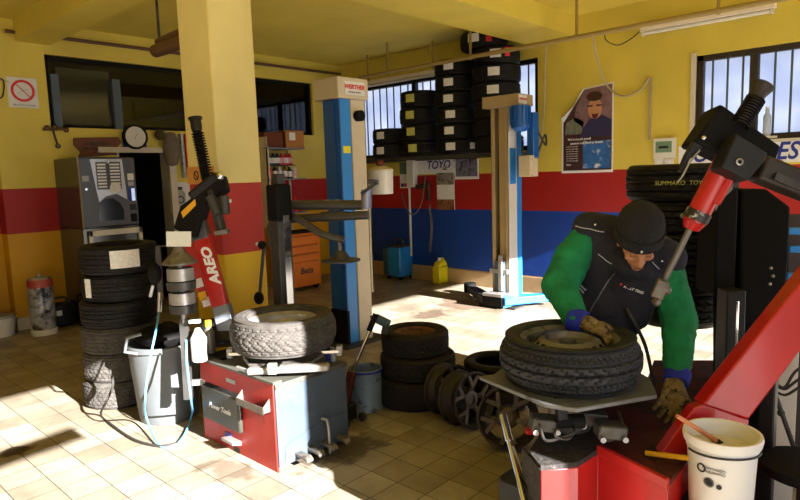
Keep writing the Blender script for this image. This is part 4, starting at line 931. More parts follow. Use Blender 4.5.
MB().bb(vq(.89,.36,.001), vq(.95,.54,.005)).build('lit_display', dl, df); MB().bb(vq(.83,.36,.001), vq(.885,.54,.004)).build('blue_strip', 'ink', df)
MB().bb(vq(.84,.22,.001), vq(.96,.31,.004)).build('coin_return', 'black', df); MB().bb(vq(.84,.05,.001), vq(.96,.17,.004)).build('change_cup', 'matte_black', df)
MB().bb(vq(.05,.66,.001), vq(.16,.74,.004)).build('small_notice', 'lgrey', df); MB().cyl(vq(.10,.55,.0), vq(.10,.55,.008), .012, n=12).build('lock', 'chrome', df)
MB().bb((vx1-.01,vy0-.004,vz0), (vx1+.006,vy0+.008,vz1)).build('edge_trim', mat('tan edge trim', '#8c7f55', .5), t)
# cabinet under it
t = thing('vending_stand', 'white framed stand cabinet under the coffee vending machine', 'cabinet', ((XL+vx1)/2,(vy0+vy1)/2,0))
MB().bb((XL+.005,vy0+.0,.0), (vx1-.03,vy1,vz0-.005)).build('body', vm, t, .004)
fr_ = MB().bb((vx1-.03,vy0+.05,vz0-.09), (vx1+.01,vy1+.02,vz0-.03)).bb((vx1-.03,vy0+.05,.1), (vx1+.01,vy0+.09,vz0-.03)).bb((vx1-.03,vy1-.02,.1), (vx1+.01,vy1+.02,vz0-.03)).build('white_frame', 'white_plastic', t, .004)
for k, (u, m) in enumerate(((.17,'label_w'),(.32,'red_label'),(.45,'label_y'),(.72,'card'),(.86,'label_y'))):
    y = vy0+.05+(vy1-vy0)*u; MB().bb((vx1-.03,y-.03,vz0-.30), (vx1-.02,y+.03,vz0-.17)).build('snack_packet', m, t)
# cans/blue etc on the far left
a, b_ = XP(9,107), XP(36,79)
s = tag(MB().bb((XL,a.y,a.z), (XL+.012,b_.y,b_.z)).build('no_smoking_sign', 'paper'), 'white wall sign with a red struck-out circle round a cigarette', 'sign')
cyv, czv = (a.y+b_.y)/2, (a.z+b_.z)/2+.02; r = .118
MB().lathe([(r,0),(r,.004),(r-.026,.004),(r-.026,0)], 40, (XL+.012,cyv,czv), (1,0,0), closed=True).build('red_ring', 'ink_red', s)
MB().beam((XL+.015,cyv-.07,czv+.07), (XL+.015,cyv+.07,czv-.07), .003, .026, up=(1,0,0)).build('red_bar', 'ink_red', s)
MB().beam((XL+.0145,cyv-.05,czv-.025), (XL+.0145,cyv+.055,czv+.02), .002, .018, up=(1,0,0)).build('cigarette', 'ink_dark', s)
lettering('VIETATO FUMARE', .028, 'ink_dark', s, (XL+.014,cyv,a.z+.025), YA, ZA)
cable('cable', [XP(-3,78,XL+.02), XP(3,80,XL+.02), XP(4,88,XL+.02), XP(2,97,XL+.02), XP(-3,98,XL+.02)], .008, 'cable_dark', 'dark cable ring hanging at the far left edge of the wall')
cable('cable', [XP(0,80,XL+.012), XP(9,81.5,XL+.012)], .004, 'cable', 'thin cable running behind the no smoking sign')
# wooden plaque
q = [XP(*p, XL+.01) for p in ((73,138),(118,137),(121,143),(114,150),(117,155),(78,157),(80,152),(73,145))]
s = tag(MB().solid(q, (.02,0,0)).build('wooden_plaque', 'wood', bevel=.004), 'brown carved wooden plaque hanging above the coffee machine', 'plaque')
cc_ = (XP(96,146).y, XP(96,146).z)
lettering('LA BOTTEGA', .05, 'ink_dark', s, (XL+.032,cc_[0],cc_[1]+.025), YA, ZA, 0, .001); lettering('DEL GOMMISTA', .045, 'ink_dark', s, (XL+.032,cc_[0],cc_[1]-.035), YA, ZA, 0, .001)
# pressure gauge on blue label
c = XP(134,137,XL+.03)
t = thing('pressure_gauge', 'round white dial gauge with black rim on a blue label above the doorway', 'gauge', tuple(c))
MB().lathe([(0,0),(.15,0),(.155,.01),(.155,.05),(.13,.05),(.125,.045),(0,.045)], 32, c, (1,0,0)).build('rim', 'matte_black', t)
MB().lathe([(.0,.046),(.126,.046),(.126,.049),(0,.049)], 32, c, (1,0,0)).build('dial', 'paper', t)
MB().beam(c+Vector((.051,-.02,-.03)), c+Vector((.051,.02,.035)), .003, .006, up=(1,0,0)).build('needle', 'ink_dark', t)
a, b_ = XP(123,149), XP(146,143); bl = MB().bb((XL,a.y,a.z), (XL+.015,b_.y,b_.z+.04)).build('blue_label', 'ink', t)
lettering('ARIA  2.0', .035, 'ink_white', bl, (XL+.017,(a.y+b_.y)/2,a.z+.022), YA, ZA)
# tap and wire cluster under the window
c = XP(53,129,XL+.04)
t = thing('air_tap', 'small dark brass tap cluster on the wall below the grey window post', 'tap', tuple(c))
bt = mat('dark brass', '#6a5236', .45, .6)
MB().cyl(XP(43,129,XL+.03), XP(68,129,XL+.03), .018, n=10).build('pipe', bt, t)
for x, y in ((47,128),(55,127),(66,130)): MB().ball(XP(x,y,XL+.04), .03).build('valve', bt, t)
MB().tube([XP(53,130,XL+.04),XP(55,137,XL+.05),XP(58,146,XL+.04)], .012).build('hose', 'cable_dark', t); MB().ball(XP(58,146,XL+.04), .03).build('nozzle', 'steel_dirty', t)
# things hanging right of the doorway
t = thing('hanging_jacket', 'brown grey work jacket hanging beside the doorway', 'jacket', tuple(XP(166,150)))
cl = mat('taupe cloth', '#746a60', .9, bump=.5, bscale=20, vary=.2)
b = MB(); a_ = XP(167,132,XL+.06); e_ = XP(171,173,XL+.06); b.T = Matrix.Identity(4)
b.lathe([(0,0),(.05,-.01),(.09,-.08),(.105,-.2),(.10,-.32),(.07,-.42),(0,-.44)], 14, (a_.x+.02,a_.y+.03,a_.z)); b.build('cloth', cl, t)
MB().ball(XP(160,135,XL+.07), .07, (.7,1,1)).build('hood', mat('dark olive cloth', '#453a20', .9, bump=.4), t)
MB().cyl(XP(166,131,XL), XP(166,131,XL+.1), .008, n=8).build('peg', 'steel', t)
a_ = XP(180,135,XL+.03); b_ = XP(185,165,XL+.03)
t = thing('air_hose_bundle', 'blue and silver striped plastic strip hanging by the pillar', 'strip', tuple(b_))
MB().beam(XP(180,134,XL+.03), XP(184,178,XL+.03), .03, .09, up=(1,0,0)).build('strip', mat('silver blue print', '#b4bfd0', .3, vary=.25, vscale=14, dirt='#3c5fa0', dscale=12, dcut=.52), t)
MB().beam(XP(184.5,134,XL+.025), XP(188,178,XL+.025), .01, .04, up=(1,0,0)).build('red_edge', 'ink_red', t)
a, b_ = XP(171,213,XL), XP(189,182,XL)
s = tag(MB().bb((XL,a.y,a.z), (XL+.012,b_.y,b_.z)).build('bottle_poster', 'paper'), 'white wall sheet with a drawn oil bottle right of the doorway', 'poster')
cy_, cz_ = (a.y+b_.y)/2, (a.z+b_.z)/2; MB().solid([(XL+.013,cy_-.07,cz_-.15),(XL+.013,cy_+.07,cz_-.15),(XL+.013,cy_+.07,cz_+.05),(XL+.013,cy_+.03,cz_+.10),(XL+.013,cy_-.03,cz_+.10),(XL+.013,cy_-.07,cz_+.05)], (.004,0,0)).build('printed_bottle', 'lgrey', s)
MB().lathe([(.05,0),(.05,.004),(.035,.004),(.035,0)], 24, (XL+.017,cy_,cz_-.03), (1,0,0), closed=True).build('printed_ring', 'ink_dark', s)
MB().bb((XL+.013,cy_-.03,cz_+.10), (XL+.02,cy_+.03,cz_+.14)).build('printed_cap', 'ink_dark', s)
# small orange sign on the pillar
a, b_ = yp(189,184,2.29), yp(214,166,2.29)
s = tag(MB().bb((a.x,2.28,a.z), (b_.x,2.29,b_.z)).build('warning_notice', mat('orange tan notice', '#c98d4a', .6)), 'small tan notice with a black circle on the pillar behind the assist arm', 'notice')
MB().lathe([(.035,0),(.035,.003),(.026,.003),(.026,0)], 24, ((a.x+b_.x)/2-.05,2.28,(a.z+b_.z)/2), (0,-1,0), closed=True).build('black_ring', 'ink_dark', s)
MB().beam(((a.x+b_.x)/2-.07,2.278,(a.z+b_.z)/2+.02), ((a.x+b_.x)/2-.03,2.278,(a.z+b_.z)/2-.02), .003, .008, up=(0,1,0)).build('black_bar', 'ink_dark', s)
for px, py in ((230,201),(257,244)): 
    q = xp(px, py, -3.8); tag(MB().lathe([(0,0),(.014,0),(.012,.004),(0,.005)], 16, q, (1,0,0)).build('sticker', 'paper'), 'round white dot sticker on the red band of the pillar, %s one' % ('upper' if py < 220 else 'lower'), 'sticker')
# ---- floor things on the left
c = zp(43, 336); c = Vector((c.x-.1, c.y+.05, 0)); k = Vector((c.x, c.y, 0)).length
t = thing('oil_drum_bin', 'tall drink-can shaped bin, silver and black with red rim', 'bin', tuple(c))
MB().lathe([(0,0),(.125,0),(.13,.03),(.13,.06),(0,.06)], 28, c).build('white_base', 'white_plastic', t)
sw = mat('silver and black can wrap', '#b4b7bd', .35, .3, dirt='#141416', dscale=5, dcut=.47, vary=.1)
MB().lathe([(0,.06),(.107,.06),(.119,.10),(.123,.14),(.123,.56),(.115,.60),(0,.60)], 32, c).build('can_body', sw, t)
MB().lathe([(.125,.52),(.125,.58),(.117,.605),(.115,.60),(.122,.575),(.122,.52)], 32, c, closed=True).build('red_band', mat('muted red band', '#a8433a', .4), t)
MB().lathe([(0,.60),(.111,.60),(.10,.625),(.03,.63),(.02,.66),(0,.66)], 32, c).build('lid', 'steel', t)
c = zp(4, 337); t = thing('paint_bucket', 'white plastic bucket at the far left edge of the floor', 'bucket', (c.x-.1,c.y,0)); c = Vector((c.x-.1,c.y,0))
MB().lathe([(0,0),(.13,0),(.15,.18),(.158,.185),(.158,.20),(.145,.20),(.125,.02),(0,.02)], 28, c).build('pail', 'white_plastic', t); MB().lathe([(0,.2),(.155,.2),(.15,.225),(0,.225)], 28, c).build('lid', 'lgrey', t)
c = Vector((XL+.16, XP(62,320).y-.10, 0)); t = thing('battery_charger', 'black box with small white label on the floor beside the can bin', 'box', tuple(c))
MB().bb((c.x-.12,c.y-.1,0.02), (c.x+.12,c.y+.16,.26)).build('case', 'black', t, .015); MB().bb((c.x+.12,c.y-.04,.14), (c.x+.123,c.y+.02,.2)).build('label', 'label_w', t)
MB().tube([(c.x,c.y-.06,.26),(c.x,c.y-.04,.32),(c.x,c.y+.1,.32),(c.x,c.y+.12,.26)], .012).build('handle', 'dgrey', t)
for dy in (-.08,.12): MB().cyl((c.x-.1,c.y+dy,.0), (c.x+.1,c.y+dy,.0+.02), .012, n=8).build('foot', 'dgrey', t)
c = Vector((XL-.05, XP(2,290,XL).y-.12, 0)); t = thing('oil_barrel', 'blue oil barrel in the recess at the far left edge', 'barrel', tuple(c)); c = Vector((XL+.06, 1.50, 0)); t.location = c; t['base'] = tuple(c)
b = MB().lathe([(0,0),(.22,0),(.225,.01),(.22,.03),(.22,.28),(.228,.29),(.22,.30),(.22,.55),(.228,.56),(.22,.57),(.22,.84),(.225,.86),(.215,.86),(.215,.84),(0,.84)], 32, c); b.build('body', 'lift_dblue', t)
MB().bb((c.x+.19,c.y+.0,.62), (c.x+.225,c.y+.12,.70)).build('label', 'label_w', t)
tag(MB().bb((c.x-.1,c.y-.06,.86), (c.x+.12,c.y+.12,1.0)).build('carton', 'label_y'), 'small yellow green carton on top of the blue barrel', 'carton')
# ---- shelf with bottles behind the pillar
sy0, sy1 = XP(262,150,XL+.3).y, XP(305,150,XL+.42).y; sx = XL+.42
z1, z2, z3 = XP(285,148.5,XL+.2).z, XP(285,178.5,XL+.2).z, XP(285,212,XL+.2).z
sh = thing('wall_shelf', 'open grey steel shelf unit of bottles right behind the pillar', 'shelf', (XL+.2,(sy0+sy1)/2,0))
shm = mat('grey blue shelf steel', '#7f8796', .4, .3)
for z in (z1, z2, z3): MB().bb((XL+.01,sy0,z-.02), (sx,sy1,z)).build('shelf_board', shm, sh)
for y in (sy0, sy1-.03):
    for x in ((XL+.01, sx-.03) if y == sy0 else (XL+.01,)): MB().bb((x,y,0), (x+.03,y+.03,z1+.01 if x > XL+.1 else z1+.2)).build('upright', 'white_paint', sh)
MB().bb((XL+.01,sy0,.9), (sx,sy0+.006,z1+.15)).build('side_panel', 'white_paint', sh)
def box_on(name, label, x0, y0, z0, x1, y1, z1_, m): return tag(MB().bb((x0,y0,z0), (x1,y1,z1_)).build(name, m, bevel=.004), label, 'box')
yb0, yb1 = XP(262,140,XL+.35).y+.04, XP(305,140,XL+.35).y
t = thing('cardboard_box', 'brown cardboard box with a white label on the top shelf', 'box', (XL+.2,(yb0+yb1)/2,z1))
yk0, yk1 = xp(286,140,sx-.02).y, xp(305,140,sx-.02).y-.02
MB().bb((XL+.03,yk0,z1), (sx-.02,yk1,z1+.25)).build('carton', 'card', t, .004); MB().bb((sx-.02,yk0+.06,z1+.11), (sx-.017,yk0+.17,z1+.22)).build('white_label', 'paper', t)
MB().bb((XL+.04,yk0-.003,z1+.01), (sx-.03,yk0,z1+.24)).build('dark_side_sheet', 'card_dark', t)  # darker sheet laid over the left face of the carton
tag(MB().bb((XL+.08,sy0+.02,z1), (sx-.08,yk0-.01,z1+.22)).build('dark_side_block', 'card_dark', bevel=.004), 'dark brown block added to extend the dark side of the labelled box', 'box')  # added block lengthening the labelled carton's dark side, not a second carton
cols = [('label_w','ink_dark'),('label_w','ink_dark'),('label_w','ink_dark'),('paper','red_label'),('label_w','red_label'),('paper','ink_dark')]
def bottle(lab, x, y, z, m1, m2, h=.16, r=.04):
    h *= 1.12
    t = thing('bottle', lab, 'bottle', (x,y,z), 'small bottles on the shelf behind the pillar')
    MB().lathe([(0,0),(r,0),(r,h*.7),(r*.45,h*.85),(r*.45,h),(0,h)], 14, (x,y,z)).build('body', m2, t)
    MB().lathe([(r+.001,h*.15),(r+.001,h*.62)], 14, (x,y,z)).build('label', m1, t)
n = 7
midz = z2+.20
MB().bb((XL+.05,sy0+.02,midz-.012), (sx-.1,sy1-.1,midz)).build('shelf_board', 'dgrey', sh)
word = ['first','second','third','fourth','fifth','sixth','seventh']
for k in range(n): bottle('small %s bottle on the rack board under the cardboard box, %s from the pillar' % ('dark' if k < 3 else 'pink-labelled', word[k]), sx-.16, sy0+.06+k*.075, midz, 'label_w' if k < 3 else ('paper' if k % 2 else mat('pinkish label', '#d99aa6', .6)), 'ink_dark' if k < 4 else 'red_label', .15)
spec = [('red',mat('cherry red plastic','#c8283c',.4),mat('pink label','#d8506a',.6),.16),('white-capped dark','ink_dark','paper',.16),('white','white_plastic','paper',.15),('brown','card_dark','label_w',.16),('black','ink_dark','label_w',.15),('white-and-red','white_plastic',mat('pale pink label','#dcb4b8',.6),.16)]
for k, (w_, m2, m1, h) in enumerate(spec): bottle('%s bottle on the middle shelf behind the pillar, %s from the left' % (w_, word[k]), sx-.05, sy0+.06+k*.088, z2, m1, m2, h*1.0, .036)
spec = [('dark red',mat('dark red plastic','#7b1f20',.4),'red_label'),('tall white','white_plastic','paper'),('second tall white','white_plastic','paper'),('blue','lift_dblue','paper'),('pink','red_label',mat('pink paper','#d97a90',.6))]
for k, (w_, m2, m1) in enumerate(spec): bottle('%s bottle on the lowest visible shelf behind the changer head' % w_, sx-.06, sy0+.07+k*.105, z3, m1, m2, .20, .045)
# ---- orange tool cart
c0 = gp(306, 7.2); ox1 = XL+.95; 
q0, q1 = zp(291,290), zp(321,289)
yf = q0.y; x0 = -7.35; yy0 = xp(290,260,-6.9).y; yy1 = xp(321.5,260,-6.9).y
sy_ = 0
t = thing('tool_trolley', 'orange tool trolley with drawers standing behind the changer column', 'tool trolley', (-7.1,(yy0+yy1)/2,0))
zt = xp(305,233,-6.9).z; zb = xp(305,287,-6.9).z
MB().bb((-7.29,yy0,zb), (-6.92,yy1,zt)).build('body', 'orange', t, .01)
zz = [zt-.03, zt-.17, zt-.29, zt-.41]
for k in range(3):
    d_ = MB().bb((-6.92,yy0+.03,zz[k+1]+.01), (-6.90,yy1-.05,zz[k])).build('drawer', 'orange', t, .004)
    MB().bb((-6.90,yy0+.05,zz[k]-.02), (-6.885,yy1-.07,zz[k]-.008)).build('handle', mat('dark orange', '#b05c10', .4) if k == 0 else bpy.data.materials['dark orange'], d_)
dr = MB().bb((-6.92,yy0+.03,zb+.02), (-6.90,yy1-.05,zz[3]-.0)).build('door', 'orange', t, .004)
lettering('Beta', .13, 'ink_dark', dr, (-6.898,(yy0+yy1)/2+.0,zz[3]-.13), YA, ZA, .2, .002)
MB().bb((-7.30,yy0-.01,zt), (-6.90,yy1+.01,zt+.02)).build('worktop', 'matte_black', t)
for x in (-7.22,-6.98):
    for y in (yy0+.06, yy1-.06):
        w_ = MB().cyl((x,y-.02,.06), (x,y+.02,.06), .06, n=18).build('castor', 'matte_black', t); MB().bb((x-.03,y-.025,.07), (x+.03,y+.025,zb)).build('fork', 'dgrey', w_)

# ================================================================== SECOND TYRE CHANGER (right foreground)
tc2 = gp(569, 2.72); TX, TY = tc2.x, tc2.y
Z2 = .50
t2 = thing('tyre_changer', 'large red tyre changer with black head and slanting red arm beside the mechanic', 'tyre changer', (TX,TY,0))
def flat(pts, z0, z1): return MB().solid([(p.x,p.y,z0) for p in pts], (0,0,z1-z0))
poly = [zp(529,451,Z2), zp(541,466,Z2), zp(578,462,Z2), zp(598,449,Z2), zp(640,470,Z2), zp(668,484,Z2), zp(690,453,Z2), zp(750,436,Z2), zp(735,385,Z2), zp(722,360,Z2), zp(654,360,Z2), zp(645,385,Z2), zp(612,402,Z2), zp(545,418,Z2)]
flat(poly, 0, Z2-.02).build('cabinet', 'red', t2, .004)
flat([zp(529,451,Z2), zp(541,466,Z2), zp(578,462,Z2), zp(598,449,Z2), zp(590,425,Z2), zp(545,425,Z2)], Z2-.02, Z2).build('grimy_front_plate', 'grime', t2)
flat([zp(590,425,Z2), zp(598,449,Z2), zp(640,470,Z2), zp(668,484,Z2), zp(690,453,Z2), zp(750,436,Z2), zp(735,385,Z2), zp(722,360,Z2), zp(654,360,Z2), zp(645,385,Z2), zp(612,402,Z2), zp(545,418,Z2), zp(545,425,Z2)], Z2-.02, Z2-.001).build('grimy_top', 'red_grimy', t2)
a, b_ = zp(598,449,Z2), zp(668,484,Z2)
MB().beam((a.x,a.y,Z2+.0), (b_.x,b_.y,Z2+.0), .02, .04).build('front_lip', 'red', t2, .004)
a, b_ = zp(522,446,Z2-.06), zp(541,466,Z2-.06); flat([zp(522,446,Z2),zp(541,468,Z2),zp(541,466,Z2),zp(529,451,Z2)], .05, Z2-.01).build('grimy_side_plate', 'grime', t2)
MB().bb((poly[0].x-.14,poly[0].y-.02,.02), (poly[0].x+.02,poly[0].y+.3,.36)).build('pedal_housing', 'black', t2, .02)
a = dp(525,431,2.62); MB().beam(a, a+RT*.07, .04, .025).build('red_valve', 'red', t2, .008)
# turntable with clamp cylinders under the octagonal plate
b = MB().cyl((TX,TY,Z2), (TX,TY,.70), .09); b.build('hub', 'steel_dirty', t2)
for k, (x, y, D) in enumerate(((543,424,2.45),(609,431,2.38),(590,418,2.5))):
    c = dp(x,y,D); b = MB().beam(c-RT*.05+ZA*.01, c+RT*.06, .08, .055); cl_ = b.build('clamp_block', mat('oily cast steel','#4f4b45',.45,.5,vary=.3,vscale=20) if 'oily cast steel' not in bpy.data.materials else bpy.data.materials['oily cast steel'], t2, .008)
    for dx in (-.04,.045): q = c+RT*dx-FW*.045-ZA*.02; MB().cyl(q, q-FW*.012, .011, n=8).build('bolt', 'steel', cl_)
c = dp(571,421,2.42); MB().cyl(c-RT*.06, c+RT*.05, .028).build('black_cylinder', 'matte_black', t2)
MB().beam(dp(560,396,2.40), dp(562,420,2.40), .045, .03).build('jaw_strap', 'black', t2, .006)
MB().tube([dp(540,425,2.4),dp(545,440,2.36),dp(560,438,2.34),dp(574,432,2.35),dp(572,424,2.4)], .006).build('hose', 'cable_dark', t2)
MB().tube([dp(555,430,2.36),dp(556,437,2.34),dp(568,439,2.33),dp(574,433,2.35)], .005).build('hose', 'cable_dark', t2)
MB().tube([dp(598,438,2.36),dp(612,440,2.36),dp(622,425,2.4),dp(618,412,2.45)], .005).build('hose', 'cable_dark', t2)
ZP = .70
pl = [zp(x, y, ZP) for x, y in ((477,379),(484,375),(520,360),(600,352),(650,380),(657,398),(598,413),(560,412),(532,404))]
pp = flat([zp(494,378,ZP), zp(479,380,ZP), zp(545,408,ZP), zp(577,413,ZP), zp(657,399,ZP), zp(650,382,ZP), zp(600,355,ZP), zp(520,358,ZP)], ZP, ZP+.018)
pp.build('turntable_plate', mat('scraped grey plate', '#6b6c6d', .45, .3, vary=.25, vscale=9, dirt='#35322e', dscale=12, dcut=.6), t2, .004)
# rear column box
c0 = gp(740, 3.02)
A0, A1, A2 = gp(741,3.0), gp(792,3.12), gp(760,3.35)
def vert(px, py, D): return dp(px, py, D)
q = [vert(x, y, 3.0) for x, y in ((741,189),(768,189),(791,208),(788,262),(770,330),(757,400))]
bm_ = mat('soft black cover', '#0e0d0d', .75, spec=.12)
base = [Vector((p.x,p.y,p.z)) for p in [vert(741,189,3.0), vert(767,189,3.0), vert(791,207,3.0), vert(789,262,3.0)]]
lowr, lowl = gp(768,3.0,0), gp(741,3.0,0)
MB().solid(base+[vert(783,320,3.0), Vector((gp(782,3.0,0))), lowl], FW*.28-Vector((0,0,(FW*.28).z))).build('column_cover', bm_, t2, .012)
n0, n1 = vert(718,188,2.96), vert(739,188,2.96); zb_ = vert(728,298,2.96).z
MB().solid([n0, n1, Vector((n1.x,n1.y,zb_)), Vector((n0.x,n0.y,zb_))], (FW.x*.2,FW.y*.2,0)).build('column_front_cover', 'matte_black', t2, .01)
m0, m1 = gp(721,3.0,.0), gp(739,3.0,.0); MB().solid([m0, m1, Vector((m1.x,m1.y,zb_+.05)), Vector((m0.x,m0.y,zb_+.05))], (FW.x*.1,FW.y*.1,0)).build('lower_post', 'black', t2, .006)
m = gp(732.5,2.97,.3); MB().cyl((m.x,m.y,.3), (m.x,m.y,zb_+.0), .009, n=8).build('chrome_strip', 'chrome', t2)
for (x, y) in ((771,268),(773,276),(770,284)):
    c = vert(x,y,2.98); MB().ball(c, .008).build('bolt', 'steel', t2)
c = vert(766,290,2.98); MB().beam(c, c+ZA*.05, .01, .006).build('red_tag', 'red', t2)
# dark panel with blue bins right of the column
p0 = vert(786,215,3.25)
pn = MB().solid([vert(788,214,3.3),vert(840,214,3.3),gp(840,3.3,.0),gp(790,3.3,.0)], FW*.04).build('tool_board', mat('dark brown board', '#33231b', .7), t2)
for k, (x, y) in enumerate(((794,231),(795,249),(793,276),(788,293))):
    c = vert(x,y,3.24); MB().beam(c-RT*.04, c+RT*.04, .04, .035).build('blue_bin', 'lift_blue', pn, .006)
# wide slanting red arm
n_ = -FW
MB().solid([dp(703,405,2.36), dp(749,420,2.36), dp(800,352,2.36), dp(872,262,2.36), dp(858,210,2.36), dp(800,283,2.36)], FW*.09).build('slanting_arm', 'red', t2, .008)
MB().solid([dp(694,408,2.37), dp(704,404,2.37), dp(749,420,2.37), dp(747,452,2.37), dp(740,480,2.37), dp(650,478,2.37), dp(662,452,2.37)], FW*.06).build('arm_bracket', 'red', t2, .004)
for x, y in ((699,423),(729,425)): c = dp(x,y,2.365); MB().lathe([(.009,0),(.010,.012),(.006,.012),(.005,0)], 14, c, -FW, closed=True).build('nut', 'steel', t2)
MB().cyl(dp(864,205,2.3), dp(864,205,2.55), .09).build('arm_joint', 'black', t2)
MB().beam(dp(757,168,2.42), dp(868,212,2.42), .10, .09, up=n_).build('upper_arm', mat('brown black arm', '#2a221d', .5, vary=.15), t2, .012)
MB().beam(dp(775,176,2.36), dp(868,216,2.36), .03, .01, up=n_).build('arm_edge', 'dgrey', t2)
# head block
MB().solid([dp(*p, 2.42) for p in ((721,103),(782,146),(777,160),(752,168),(722,154),(695,142))], FW*.14).build('head_block', 'matte_black', t2, .012)
hc = MB().solid([dp(*p, 2.33) for p in ((737,133),(768,153),(766,160),(748,181),(722,167))], FW*.10).build('head_cover', mat('charcoal cover', '#1f2022', .5, spec=.3), t2, .006)
c = dp(739,162,2.325); MB().lathe([(.012,0),(.014,.006),(.009,.008),(.008,.0)], 16, c, -FW, closed=True).build('socket_bolt', 'steel', hc)
c = dp(704,138,2.41); MB().ball(c, .01).build('highlight_screw', 'chrome', t2); 
MB().solid([dp(*p, 2.43) for p in ((694,141),(703,146),(697,156),(691,158),(683,172),(680,170),(686,155))], FW*.03).build('side_lever', 'black', t2, .004)
MB().tube([dp(700,150,2.42),dp(690,162,2.42),dp(683,175,2.42),dp(678,182,2.42)], .004).build('lever_wire', 'steel', t2)
b = MB().cyl(dp(742,122,2.42), dp(757,96,2.42), .022)
b.build('spring_core', 'steel', t2)
pts = []; N = 11
u0, u1 = dp(740,125,2.42), dp(757,97,2.42); axn = (u1-u0).normalized(); e1 = axn.cross(FW).normalized(); e2 = axn.cross(e1)
b = MB()
for k in range(N): b.lathe([(.028,-.003),(.038,-.001),(.038,.001),(.028,.003),(.022,0)], 20, u0+(u1-u0)*k/N, axn, closed=True)
b.build('bellows', 'black', t2)
MB().lathe([(.030,0),(.032,.03),(.042,.06),(.045,.065),(.04,.07),(0,.065)], 22, dp(754,100,2.42), axn).build('end_cap', mat('warm black plastic', '#2b2420', .6), t2)
# red pneumatic cylinder and rod
MB().cyl(dp(735,144,2.42), dp(694,222,2.52), .045).build('red_cylinder', 'red', t2)
MB().beam(dp(731,178,2.42), dp(716,204,2.46), .03, .03).build('cylinder_rib', 'red', t2, .006)
MB().cyl(dp(700,211,2.505), dp(695,220,2.515), .050).build('chevron_collar', mat('black and white collar', '#1c1c1c', .5, dirt='#d8d8d4', dscale=26, dcut=.54, vary=.05), t2)
MB().cyl(dp(695,220,2.515), dp(691,228,2.53), .047, .034).build('red_end', 'red', t2)
MB().cyl(dp(691,226,2.53), dp(662,285,2.62), .013).build('steel_rod', mat('dull steel rod', '#6f6c68', .4, .5), t2)
MB().ball(dp(683,216,2.56), .012).build('air_fitting', 'steel_dirty', t2)
gpn = MB().beam(dp(664,280,2.6), dp(656,298,2.62), .05, .05).ball(dp(666,290,2.6), .022).ball(dp(656,302,2.6), .02).build('press_clamp', 'steel_dirty', t2, .006)
MB().solid([dp(*p, 2.5) for p in ((722,170),(735,178),(733,190),(722,200),(716,212),(714,196))], FW*.04).build('grey_bracket', 'steel_dirty', t2, .005)
# the tyre being worked on
T_BIGR = tyre_mesh(.3, .19, .205, 200, (.30,.5,.70), .011, 3, False, mat('tyre rubber on machine', '#222428', .55, bump=.25, bscale=90, vary=.2, vscale=14, spec=.35), .022)
tw = thing('wheel', 'grey black tyre with slotted steel wheel under the mechanic\'s hands', 'wheel', (TX,TY,ZP+.02))
o = bpy.data.objects.new('tyre', T_BIGR); C.objects.link(o); o.parent = tw; o.scale = (.98,.98,1.)
o = steel_rim(MB(), .202, .20, 18, zf=.80).build('steel_rim', mat('greasy steel wheel', '#6e6c6c', .4, .35, vary=.25, vscale=10, dirt='#3a3029', dscale=9, dcut=.50), tw, world=False)
# ================================================================== LOOSE WHEELS IN THE MIDDLE
def alloy(label, c, axis, R=.19, W=.16, tyre_=False):
    t = thing('alloy_wheel', label, 'wheel', (c.x, c.y, c.z))
    axis = Vector(axis).normalized(); T = Matrix.Translation(c) @ Vector((0,0,1)).rotation_difference(axis).to_matrix().to_4x4()
    b = MB(); b.T = T
    b.lathe([(R,-W/2),(R+.008,-W/2),(R+.004,-W/2+.012),(R-.012,-W/2+.02),(R-.03,0),(R-.012,W/2-.02),(R+.004,W/2-.012),(R+.008,W/2),(R-.004,W/2),(R-.02,W/2-.02),(R-.04,0),(R-.02,-W/2+.02)], 56, closed=True)
    b.build('rim_barrel', mat('dark alloy barrel', '#2f2a26', .5, .5, vary=.25, vscale=12) if 'dark alloy barrel' not in bpy.data.materials else bpy.data.materials['dark alloy barrel'], t)
    for k in range(5):
        a0 = 2*PI*k/5+.3; b = MB(); b.T = T
        h = Vector((math.cos(a0)*.03, math.sin(a0)*.03, W/2-.05))
        m_ = Vector((math.cos(a0)*R*.5, math.sin(a0)*R*.5, W/2-.025)); b.beam(h, m_, .035, .02, w1=.03)
        for s in (-.28,.28): e = Vector((math.cos(a0+s)*(R-.012), math.sin(a0+s)*(R-.012), W/2-.02)); b.beam(m_, e, .028, .016, w1=.024)
        b.build('spoke', 'alloy', t, .004)
    b = MB(); b.T = T; b.lathe([(0,W/2-.065),(.055,W/2-.065),(.055,W/2-.03),(.03,W/2-.025),(.028,W/2-.035),(0,W/2-.035)], 28).build('hub', 'alloy', t)
    b = MB(); b.T = T; b.lathe([(0,-W/2+.03),(.07,-W/2+.03),(.07,-W/2+.035),(0,-W/2+.035)], 20).build('hub_back', 'dgrey', t)
    return t
def rest(px, D, R, tilt=.0): p = gp(px, D, 0); p.z = R*math.cos(tilt)+.012; return p
c = rest(508, 3.62, .168, .25); alloy('five-spoke alloy wheel standing face-on beside the tyre machine', c, -FW*Vector((1,1,0))*1. + RT*(-.15) + ZA*.30, .17, .12)
c = rest(467, 3.92, .168, .15); alloy('five-spoke alloy wheel seen at an angle left of the face-on one', c, (-FW*Vector((1,1,0)))*.75 + RT*.62 + ZA*.16, .17, .15)
c = rest(449, 4.10, .165); alloy('alloy wheel hidden behind the angled one next to the floor stack', c, (-FW*Vector((1,1,0)))*.70 + RT*.65 + ZA*.1, .165, .12)
c = gp(492, 4.28, 0); tyre('plain black tyre lying on the floor behind the alloy wheels', (c.x,c.y,0), .8, .8, T_BALD, 0)
p = c + Vector((0,0,.18)); tyre('upper black tyre lying behind the alloy wheels, on the plain one', (c.x+.02,c.y+.03,.16), .75, .8, T_ROAD, 0)
